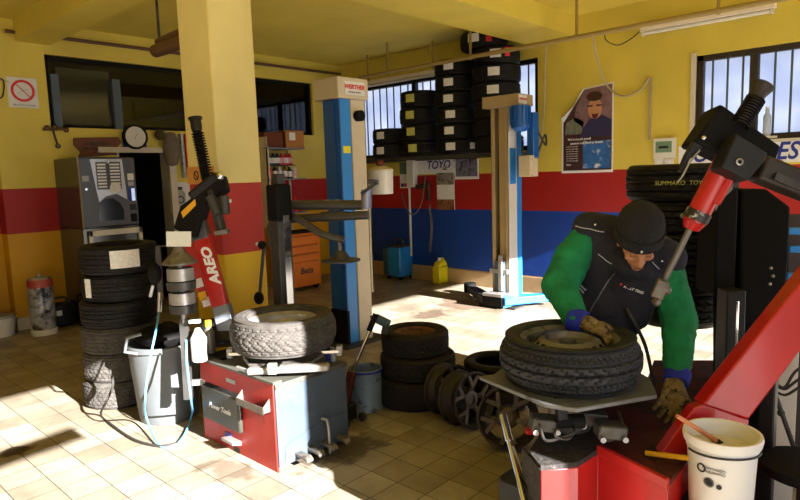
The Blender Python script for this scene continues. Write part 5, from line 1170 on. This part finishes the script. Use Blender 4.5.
# pry bar
a = dp(503,416,2.72); b_ = dp(518,476,2.50); d_ = (b_-a).normalized(); e_ = a + d_*((.01-a.z)/d_.z)
t = thing('pry_bar', 'long chrome tyre lever leaning beside the alloy wheel', 'lever', tuple(e_))
MB().cyl(a, a+d_*.13, .017, n=14).build('grip', 'chrome', t); MB().cyl(a+d_*.13, e_, .012, n=12).build('shaft', 'chrome', t)
q = dp(513,446,2.58); MB().cyl(q, dp(525,478,2.5), .005, n=8).build('side_rod', 'steel', t)
# ================================================================== BUCKET, BRUSHES, RIGHT CORNER
bc = gp(719, 2.25, .26); bt_ = dp(722,426,2.25).z
t = thing('crate', 'low dark crate under the white paste bucket', 'crate', (bc.x,bc.y,0))
MB().bb((bc.x-.14,bc.y-.14,.02), (bc.x+.14,bc.y+.14,bt_-.29)).build('box', 'black', t, .01)
for dx in (-.12,.12):
    for dy in (-.12,.12): MB().cyl((bc.x+dx,bc.y+dy,0), (bc.x+dx,bc.y+dy,.02), .012, n=8).build('foot', 'black', t)
zb = bt_-.29; c = Vector((bc.x,bc.y,zb)); H = .29
t = thing('paste_bucket', 'white tyre-paste bucket with printed symbols and wire bail by the machine', 'bucket', tuple(c))
KB = .92
MB().lathe([(r_*KB, z_) for r_, z_ in [(0,0),(.108,0),(.112,.005),(.123,H-.06),(.128,H-.055),(.128,H-.045),(.125,H-.04),(.126,H-.035),(.137,H-.033),(.142,H-.012),(.139,H),(.128,H),(.122,H-.01),(.118,H-.08),(.106,.01),(0,.01)]], 44, c).build('tub', 'bucket', t)
MB().lathe([(0,H-.06),(.109,H-.058),(.109,H-.055),(.08,H-.05),(.03,H-.056),(0,H-.054)], 32, c).build('paste', 'paste', t)
b = MB(); 
pts = [c+Vector((.121*math.cos(a), .121*math.sin(a), H-.052-.004*math.sin(a*2))) for a in [k*PI/16+(-PI*.75+CAMROT*0) for k in range(19)]]
b.tube(pts, .004, smooth=False); b.build('wire_bail', 'dgrey', t)
vd = Vector((-c.x,-c.y,0)).normalized(); rt_ = Vector((-vd.y,vd.x,0))
def onb(u, z, r=.1225): a = u/r; return c + vd*math.cos(a)*r + rt_*math.sin(a)*r + ZA*z, vd*math.cos(a)+rt_*math.sin(a)
q, n0_ = onb(-.065, H-.105, .1125); s_ = ZA.cross(n0_).normalized()
MB().lathe([(.016,0),(.016,.002),(.011,.002),(.011,0)], 24, q, n0_, closed=True).build('printed_ring', 'ink_dark', t)
q, n0_ = onb(-.038, H-.15, .1112); b = MB(); s_ = ZA.cross(n0_)
for k in range(8): a = k*PI/8; v = s_*math.cos(a)+ZA*math.sin(a); b.beam(q-v*.018, q+v*.018, .003, .002, up=n0_)
b.build('printed_star', 'ink_dark', t)
q, n0_ = onb(-.005, H-.158, .111); MB().lathe([(0,0),(.009,0),(.009,.002),(0,.002)], 16, q, n0_).build('printed_blot', 'ink_dark', t)
q, n0_ = onb(-.022, H-.098, .113); lettering('MONTAGGIO', .012, 'dgrey', t, q, ZA.cross(n0_), ZA); q, n0_ = onb(-.02, H-.112, .1125); lettering('PNEUMATICI', .012, 'dgrey', t, q, ZA.cross(n0_), ZA)
br = thing('brush', 'pale wooden brush handle standing in the white bucket', 'brush', tuple(dp(717,440,2.25)))
MB().tube([dp(677,416,2.15),dp(690,424,2.17),dp(704,433,2.2),dp(717,441,2.24)], (.0075,.010), smooth=False).build('handle', 'lwood', br); MB().beam(dp(715,440,2.235), dp(722,445,2.26), .03, .018).build('bristle_head', 'rubber_brown', br, .004)
a, b_ = zp(646,453,Z2+.012), dp(696,459,2.22)
tag(MB().tube([a, (a+b_)/2, b_], .010, smooth=False).build('yellow_stick', 'yellow_lab'), 'yellow stick lying on the red machine left of the white bucket', 'stick')
# right-hand corner: white panel, black post, stool, cables
c0, c1 = dp(768,372,2.75), dp(797,372,2.75)
t = thing('white_cabinet', 'white metal panel cabinet behind the slanting red arm', 'cabinet', (c0.x,c0.y,0))
g0, g1, g2 = gp(770,2.85,0), gp(792,2.85,0), gp(792,3.0,0)
MB().solid([g0, g1, Vector((g1.x,g1.y,.78)), Vector((g0.x,g0.y,.78))], (FW.x*.12,FW.y*.12,0)).build('panel', mat('stained white panel', '#cfc8bc', .6, vary=.1, dirt='#8c6a50', dscale=9, dcut=.62), t, .006)
g = gp(762,2.62,0); t = thing('support_post', 'square black post standing right of the white bucket', 'post', tuple(g))
MB().bb((g.x-.03,g.y-.03,.01), (g.x+.03,g.y+.03,.74)).build('post', 'black', t, .006); MB().bb((g.x-.05,g.y-.05,0), (g.x+.05,g.y+.05,.012)).build('foot_plate', 'black', t)
a, b_ = dp(772,385,2.6), dp(795,452,2.5)
g = gp(800, 2.45, .0); zs = dp(795,455,2.45).z
t = thing('stool', 'round black stool at the bottom right beside the white bucket', 'stool', tuple(g))
MB().lathe([(0,zs-.05),(.15,zs-.05),(.165,zs-.035),(.16,zs-.01),(.10,zs),(0,zs)], 32, g).build('seat', 'matte_black', t)
MB().cyl((g.x,g.y,.04), (g.x,g.y,zs-.05), .025).build('column', 'dgrey', t)
for k in range(5): a = 2*PI*k/5; MB().beam((g.x,g.y,.06), (g.x+.17*math.cos(a),g.y+.17*math.sin(a),.025), .03, .025).build('leg', 'dgrey', t)
a, b_ = dp(773,388,2.68), dp(799,462,2.60); d_ = (b_-a).normalized(); e_ = a+d_*((.01-a.z)/d_.z)
t = thing('crowbar', 'thin dark rod leaning against the white panel', 'rod', tuple(e_)); MB().cyl(a, e_, .010, n=8).build('rod', 'cable_dark', t); MB().ball(dp(781,413,2.66), .016).build('collar', 'dgrey', t)
for k, (y0, y1, w_) in enumerate(((384,368,'uppermost'),(386,378,'middle'),(392,386,'lowest'))):
    tag(MB().tube([dp(776,y0,2.7), dp(785,y0+3,2.68), dp(795,y1+4,2.66), dp(812,y1-8,2.64)], .006).build('cable', 'cable_dark'), 'thin black cable end right of the slanting red arm, %s of three' % w_, 'cable')
cable('cable', [dp(626,308,2.88), dp(634,322,2.86), dp(645,345,2.9), dp(652,375,2.95), zp(655,395,Z2+.01)], .009, 'cable_dark', 'black hose running from the mechanic\'s vest side down to the red machine')
# bottle on the window sill
c = yp(767, 134, YB-.03); t = thing('sill_bottle', 'clear upright bottle on the right window sill', 'bottle', (c.x,YB-.005,1.86)); c = Vector((c.x,YB-.012,1.86))
cb = mat('clear bottle plastic', '#c9cfd2', .15, trans=.5)
MB().bb((c.x-.09,YB-.06,1.84), (c.x+.09,YB-.03,1.86)).build('sill_tray', 'white_paint', t)
c.y = YB-.045; MB().lathe([(0,0),(.035,0),(.035,.19),(.018,.23),(.018,.26),(0,.26)], 18, c).build('body', cb, t); MB().cyl(c+ZA*.26, c+ZA*.285, .02, n=12).build('cap', 'white_plastic', t)
# air valves on the wall right
for k, x in enumerate((772,780)):
    c = yp(x,163,YB); tag(MB().lathe([(0,0),(.035,0),(.035,.015),(.02,.02),(0,.02)], 20, c, (0,-1,0)).build('air_coupling', 'steel'), 'round steel wall knob under the right banner, %s one' % ('left','right')[k], 'knob')
# ================================================================== THE MECHANIC
from mathutils.bvhtree import BVHTree
def blob(name, prims, m, parent, voxel=.012, smooth=6, T=None, base=None):
    b = MB(); b.T = T or Matrix.Identity(4)
    for p in prims:
        if p[0] == 'c':
            _, a, e, r0, r1 = p; a, e = Vector(a), Vector(e); n = max(2, int((e-a).length/(min(r0, r1)*.45)))
            for i in range(n+1):
                t_ = i/n; b.ball(a.lerp(e, t_), r0+(r1-r0)*t_, (1,1,1), 14, 9)
        else:
            _, c, r, sc = p[:4]
            if len(p) > 4:
                bb = MB(); bb.ball((0,0,0), r, sc, 22, 14); R = p[4]; b.add([Vector(c) + R @ v for v in bb.v], bb.f)
            else: b.ball(c, r, sc, 22, 14)
    off = Vector(parent.get('base', (0,0,0))) if parent is not None else Vector(base or (0,0,0))
    me = b.mesh('tmp', m, off); o = bpy.data.objects.new('tmp', me); C.objects.link(o)
    md = o.modifiers.new('r', 'REMESH'); md.mode = 'VOXEL'; md.voxel_size = voxel; md.use_smooth_shade = True
    if smooth: sm = o.modifiers.new('s', 'SMOOTH'); sm.factor = .5; sm.iterations = smooth
    bpy.context.view_layer.update()
    me2 = bpy.data.meshes.new_from_object(o.evaluated_get(bpy.context.evaluated_depsgraph_get())); me2.name = name
    bpy.data.objects.remove(o)
    me2.materials.clear(); me2.materials.append(M[m] if isinstance(m, str) else m); me2.shade_smooth()
    ob = bpy.data.objects.new(name, me2); C.objects.link(ob)
    if parent is not None: ob.parent = parent; ob['base'] = tuple(off)
    else: ob.location = off; ob['base'] = tuple(off)
    return ob
D = dp
feet = gp(605, 3.2, 0)
person = thing('person', 'person in black knit cap, navy vest and green sweater bending over the tyre', 'person', tuple(feet))
P_ = dict(pel=D(600,352,3.16), belly=D(607,312,3.10), chest=D(622,268,3.00), neck=D(634,240,2.90),
          rs=D(588,233,2.98), ls=D(667,260,2.92), re=D(560,286,2.93), rw=D(576,320,2.76), le=D(679,322,2.86), lw=D(677,376,2.72))
RS, RE, RW, LS, LE, LW = (P_[k] for k in ('rs','re','rw','ls','le','lw'))
lh, rh = D(588,352,3.16), D(613,352,3.16); lk, rk2 = gp(584,3.02,.45), gp(616,3.00,.45); lf, rf = gp(580,3.22,.09), gp(620,3.2,.09)
# head frame
cam = -FW; cam = Vector((cam.x,cam.y,0)).normalized(); f_ = (cam*.69 - ZA*.72 - RT*.10).normalized()
up = (cam*.72 + ZA*.69 - RT*.0); up = (up - f_*up.dot(f_)).normalized(); xr = (-f_).cross(up).normalized()
roll = Matrix.Rotation(.10, 3, f_); up = roll @ up; xr = roll @ xr
hc_ = D(638,241,2.78)
HM = Matrix(((xr.x,-f_.x,up.x,hc_.x),(xr.y,-f_.y,up.y,hc_.y),(xr.z,-f_.z,up.z,hc_.z),(0,0,0,1)))
def hp(x, y, z): return HM @ Vector((x, y, z))
R3 = HM.to_3x3()
def hb(c, r, sc): return ('b', hp(*c), r, sc, R3)
body = [hb((0,.012,.028), .1, (.76,.93,.92)), hb((0,-.02,-.02), .075, (.86,.90,1.0)), hb((0,-.045,-.075), .045, (.95,.9,.85)), hb((0,-.073,-.10), .022, (1.1,.9,.8)),
        hb((0,-.072,.022), .03, (1.9,.7,.6)), hb((.038,-.066,-.028), .026, (1,.7,.9)), hb((-.038,-.066,-.028), .026, (1,.7,.9)),
        ('c', hp(0,-.086,.008), hp(0,-.112,-.034), .009, .0135), hb((.012,-.100,-.038), .010, (1,1,.8)), hb((-.012,-.100,-.038), .010, (1,1,.8)),
        hb((0,-.092,-.066), .018, (1.3,.5,.36)), hb((0,-.090,-.076), .016, (1.2,.5,.36)),
        hb((.078,.01,-.015), .028, (.35,.7,1.15)), hb((-.078,.01,-.015), .028, (.35,.7,1.15)),
        ('c', hp(0,.03,-.06), P_['neck']+ZA*.0, .055, .065), ('c', P_['neck'], P_['chest'], .08, .13), ('c', P_['chest'], P_['belly'], .13, .13), ('c', P_['belly'], P_['pel'], .13, .13),
        ('c', RS, RE, .045, .04), ('c', RE, RW, .038, .028), ('c', LS, LE, .045, .04), ('c', LE, LW, .038, .028), ('c', P_['neck'], RS, .06, .05), ('c', P_['neck'], LS, .06, .05),
        ('c', lh, lk, .075, .055), ('c', lk, lf, .05, .035), ('c', rh, rk2, .075, .055), ('c', rk2, rf, .05, .035)]
bo = blob('body', body, 'skin', person, .0065, 3)
for s in (-1, 1):
    MB().tube([hp(s*.018,-.089,.026), hp(s*.034,-.090,.032), hp(s*.052,-.078,.026)], (.005,.003)).build('eyebrow', 'brow', person)
    e = MB(); e.T = HM; e.ball((s*.034,-.0795,.006), .014, (1.15,.5,.6), 16, 10).build('eyelid', mat('eyelid skin', '#b57b59', .5) if 'eyelid skin' not in bpy.data.materials else bpy.data.materials['eyelid skin'], person)
    MB().tube([hp(s*.020,-.0865,.001), hp(s*.034,-.0885,-.002), hp(s*.048,-.082,.001)], .0016).build('lashes', 'brow', person)
MB().tube([hp(-.02,-.1005,-.070), hp(0,-.1025,-.0705), hp(.02,-.1005,-.070)], .0022).build('lip_line', mat('lip shade', '#8e4f43', .5), person)
# knit cap
cp = MB(); cp.T = HM @ Matrix.Translation((0,.012,.03)) @ Matrix.Rotation(math.radians(-12), 4, 'X') @ Matrix.Diagonal((.96,1.10,1,1))
cp.lathe([(.094,-.01),(.101,-.012),(.105,.0),(.105,.03),(.101,.040),(.104,.046),(.103,.075),(.094,.108),(.072,.134),(.042,.150),(.014,.157),(0,.157)], 48)
cap = cp.build('knit_cap', 'knit', person)
fo = MB(); fo.T = cp.T; fo.lathe([(.100,-.014),(.110,-.012),(.112,.0),(.1115,.032),(.107,.040),(.102,.036)], 48, closed=True).build('cap_cuff', 'knit', cap)
q = cp.T @ Vector((-.012,-.1125,.006)); MB().beam(q-xr*.006, q+xr*.006, .004, .003).beam(q-up*.007, q+up*.007, .004, .003).build('cap_emblem', 'paper', cap)
# sweater
sw_ = blob('green_sweater', [('c', P_['neck']-ZA*.05, RS-ZA*.01, .06, .07), ('c', RS, RS.lerp(RE,.5)-RT*.01, .074, .088), ('c', RS.lerp(RE,.5)-RT*.01, RE, .092, .086), ('c', RE, RW, .084, .056), ('b', RE+RT*.0, .09, (1,1,.95)),
        ('c', P_['neck']-ZA*.05, LS-ZA*.02, .06, .068), ('c', LS-ZA*.02, LE, .072, .084), ('c', LE, LW, .082, .056), ('c', P_['chest'], P_['belly'], .13, .13)], 'green_cloth', person, .010, 3)
tx = bpy.data.textures.new('folds', 'CLOUDS'); tx.noise_scale = .06; tx.noise_depth = 2
d = sw_.modifiers.new('folds', 'DISPLACE'); d.texture = tx; tx2 = bpy.data.textures.new('sleeve folds', 'CLOUDS'); tx2.noise_scale = .035; tx2.noise_depth = 1; d.texture = tx2; d.strength = .013; d.mid_level = .5; d.texture_coords = 'LOCAL'
# vest
yoke = P_['neck']
vest = blob('navy_vest', [('c', D(590,230,2.97), D(628,236,2.95), .090, .088), ('c', D(628,238,2.95), D(668,258,2.90), .088, .088), ('c', D(596,242,2.98), D(602,300,3.02), .098, .125), ('c', D(658,264,2.93), D(628,300,3.02), .095, .12),
        ('c', D(625,262,2.97), D(612,318,3.06), .15, .145), ('c', D(612,318,3.06), D(600,348,3.12), .145, .14), ('c', D(622,240,2.93), D(648,252,2.91), .075, .07), ('b', D(612,244,2.94), .08, (1,1,1)), ('c', D(644,278,2.93), D(628,308,3.0), .09, .12), ('c', D(624,268,2.86), D(644,272,2.86), .05, .045)], 'navy_cloth', person, .010, 6)
vd_ = vest.modifiers.new('folds', 'DISPLACE'); vd_.texture = tx; vd_.strength = .014; vd_.texture_coords = 'LOCAL'
# trousers and shoes
tr = blob('trousers', [('c', P_['pel']+ZA*.05, P_['pel'], .135, .14), ('c', lh, lk, .10, .075), ('c', lk, lf+ZA*.02, .07, .06), ('c', rh, rk2, .10, .075), ('c', rk2, rf+ZA*.02, .07, .06)], 'trouser', person, .012, 6)
for c in (lf, rf): blob('shoe', [('b', Vector((c.x,c.y,.045)), .05, (1,1,.85)), ('c', Vector((c.x,c.y,.045)), Vector((c.x,c.y,.04))+cam*.16, .045, .038)], 'black', person, .008, 3)
# gloves
def hand(wrist, dirv, palm, side, curl, parent, name, spread=.12, thumb=.6, sc=1.12):
    dirv = dirv.normalized(); side = (side - dirv*side.dot(dirv)).normalized(); palm = dirv.cross(side).normalized() if palm is None else (palm - dirv*palm.dot(dirv) - side*palm.dot(side)).normalized()
    pr = [('c', wrist, wrist+dirv*.03, .034, .036)]
    for k in range(4):
        o = (k-1.5)*.021; pr.append(('c', wrist+dirv*.02+side*o*.8, wrist+dirv*.088+side*o, .019, .015))
    L = [(.036,.024,.018),(.042,.028,.020),(.040,.026,.019),(.032,.020,.017)]
    for k in range(4):
        p = wrist+dirv*.09+side*((k-1.5)*.0225); an = 0; dd = dirv + side*(k-1.5)*spread
        for i, l in enumerate(L[k]):
            an += curl[i]; v = (dd*math.cos(an) + palm*math.sin(an)).normalized(); q_ = p + v*l; pr.append(('c', p, q_, .0112-.0008*i, .0104-.0008*i)); p = q_
    p = wrist+dirv*.03-side*.036; v = (-side*.75+dirv*.6+palm*.25*thumb).normalized()
    pr.append(('c', wrist+dirv*.02-side*.015, p, .02, .015)); q_ = p+v*.038; pr.append(('c', p, q_, .0135, .012)); v2 = (-side*.25+dirv*.85+palm*.5*thumb).normalized(); pr.append(('c', q_, q_+v2*.03, .012, .0105))
    pr = [('c', wrist+(q[1]-wrist)*sc, wrist+(q[2]-wrist)*sc, q[3]*sc, q[4]*sc) for q in pr]
    return blob(name, pr, 'glove', parent, .0045, 2)
rd = (D(606,331,2.66)-RW); h1 = hand(RW+rd.normalized()*.035, rd, -ZA+cam*.1, (cam*.6 - ZA*.1), (.35,.55,.45), person, 'work_glove')
ld = (D(671,405,2.62)-LW); h2 = hand(LW+ld.normalized()*.03, ld, -RT*.5-cam*.4, (cam*.3-RT*.8), (.25,.45,.35), person, 'work_glove')
for w0, dd in ((RW, rd), (LW, ld)):
    dd = dd.normalized(); MB().lathe([(.052,-.035),(.058,-.03),(.056,.0),(.052,.028),(.046,.034),(.04,.03),(.045,-.03)], 28, w0+dd*.012, dd, closed=True).build('glove_cuff', 'cuff', person)
# vest details are laid on the vest surface
bpy.context.view_layer.update()
dgr = bpy.context.evaluated_depsgraph_get()
bvh = BVHTree.FromObject(vest, dgr); MW = Matrix.Translation(Vector(person['base']))
def on_vest(x, y, lift=.003):
    d = ray(x, y).normalized(); o0 = EYEP - Vector(person['base']); h, n, i, dist = bvh.ray_cast(o0, d)
    if h is None: return None
    return h + Vector(person['base']) + n*lift
def strip(name, pts, r, m):
    pts = [q for q in (on_vest(*p) for p in pts) if q is not None]
    if len(pts) > 1: return MB().tube(pts, r, 6).build(name, m, vest)
pipe_m = mat('reflective piping', '#b9bcc4', .5)
strip('piping', [(576,226),(583,228),(590,229),(597,231),(604,232)], .0022, pipe_m)
strip('piping', [(598,254),(602,257),(607,261),(612,264)], .0022, pipe_m)
strip('piping', [(652,262),(655,265),(659,269)], .0022, pipe_m)
strip('reflective_tab', [(570,272),(574,277),(579,283),(586,290)], .0045, pipe_m); strip('reflective_tab', [(572,277),(576,283),(581,289),(584,293)], .004, pipe_m)
strip('zip', [(615,273),(609,280),(603,289),(598,298),(593,306),(588,316)], .0035, mat('grey zip', '#6e7078', .4, .5))
strip('pocket_seam', [(576,268),(580,272),(586,276),(594,279),(600,278)], .002, mat('dark seam', '#15151c', .9))
for x, y in ((595,225),(585,269),(662,261)):
    q = on_vest(x, y, .002)
    if q is not None: MB().ball(q, .0065).build('button', 'chrome', vest)
q0, q1 = on_vest(620,284,.004), on_vest(645,293,.004)
if q0 is not None and q1 is not None:
    q = on_vest(633,289,.006); u = (q1-q0).normalized(); lettering('RALLY TIRES', .017, 'paper', vest, q, u, ZA, .15, .0004)
    q = on_vest(621,284,.005); MB().ball(q, .006).build('red_dot', 'red_label', vest)
finish()
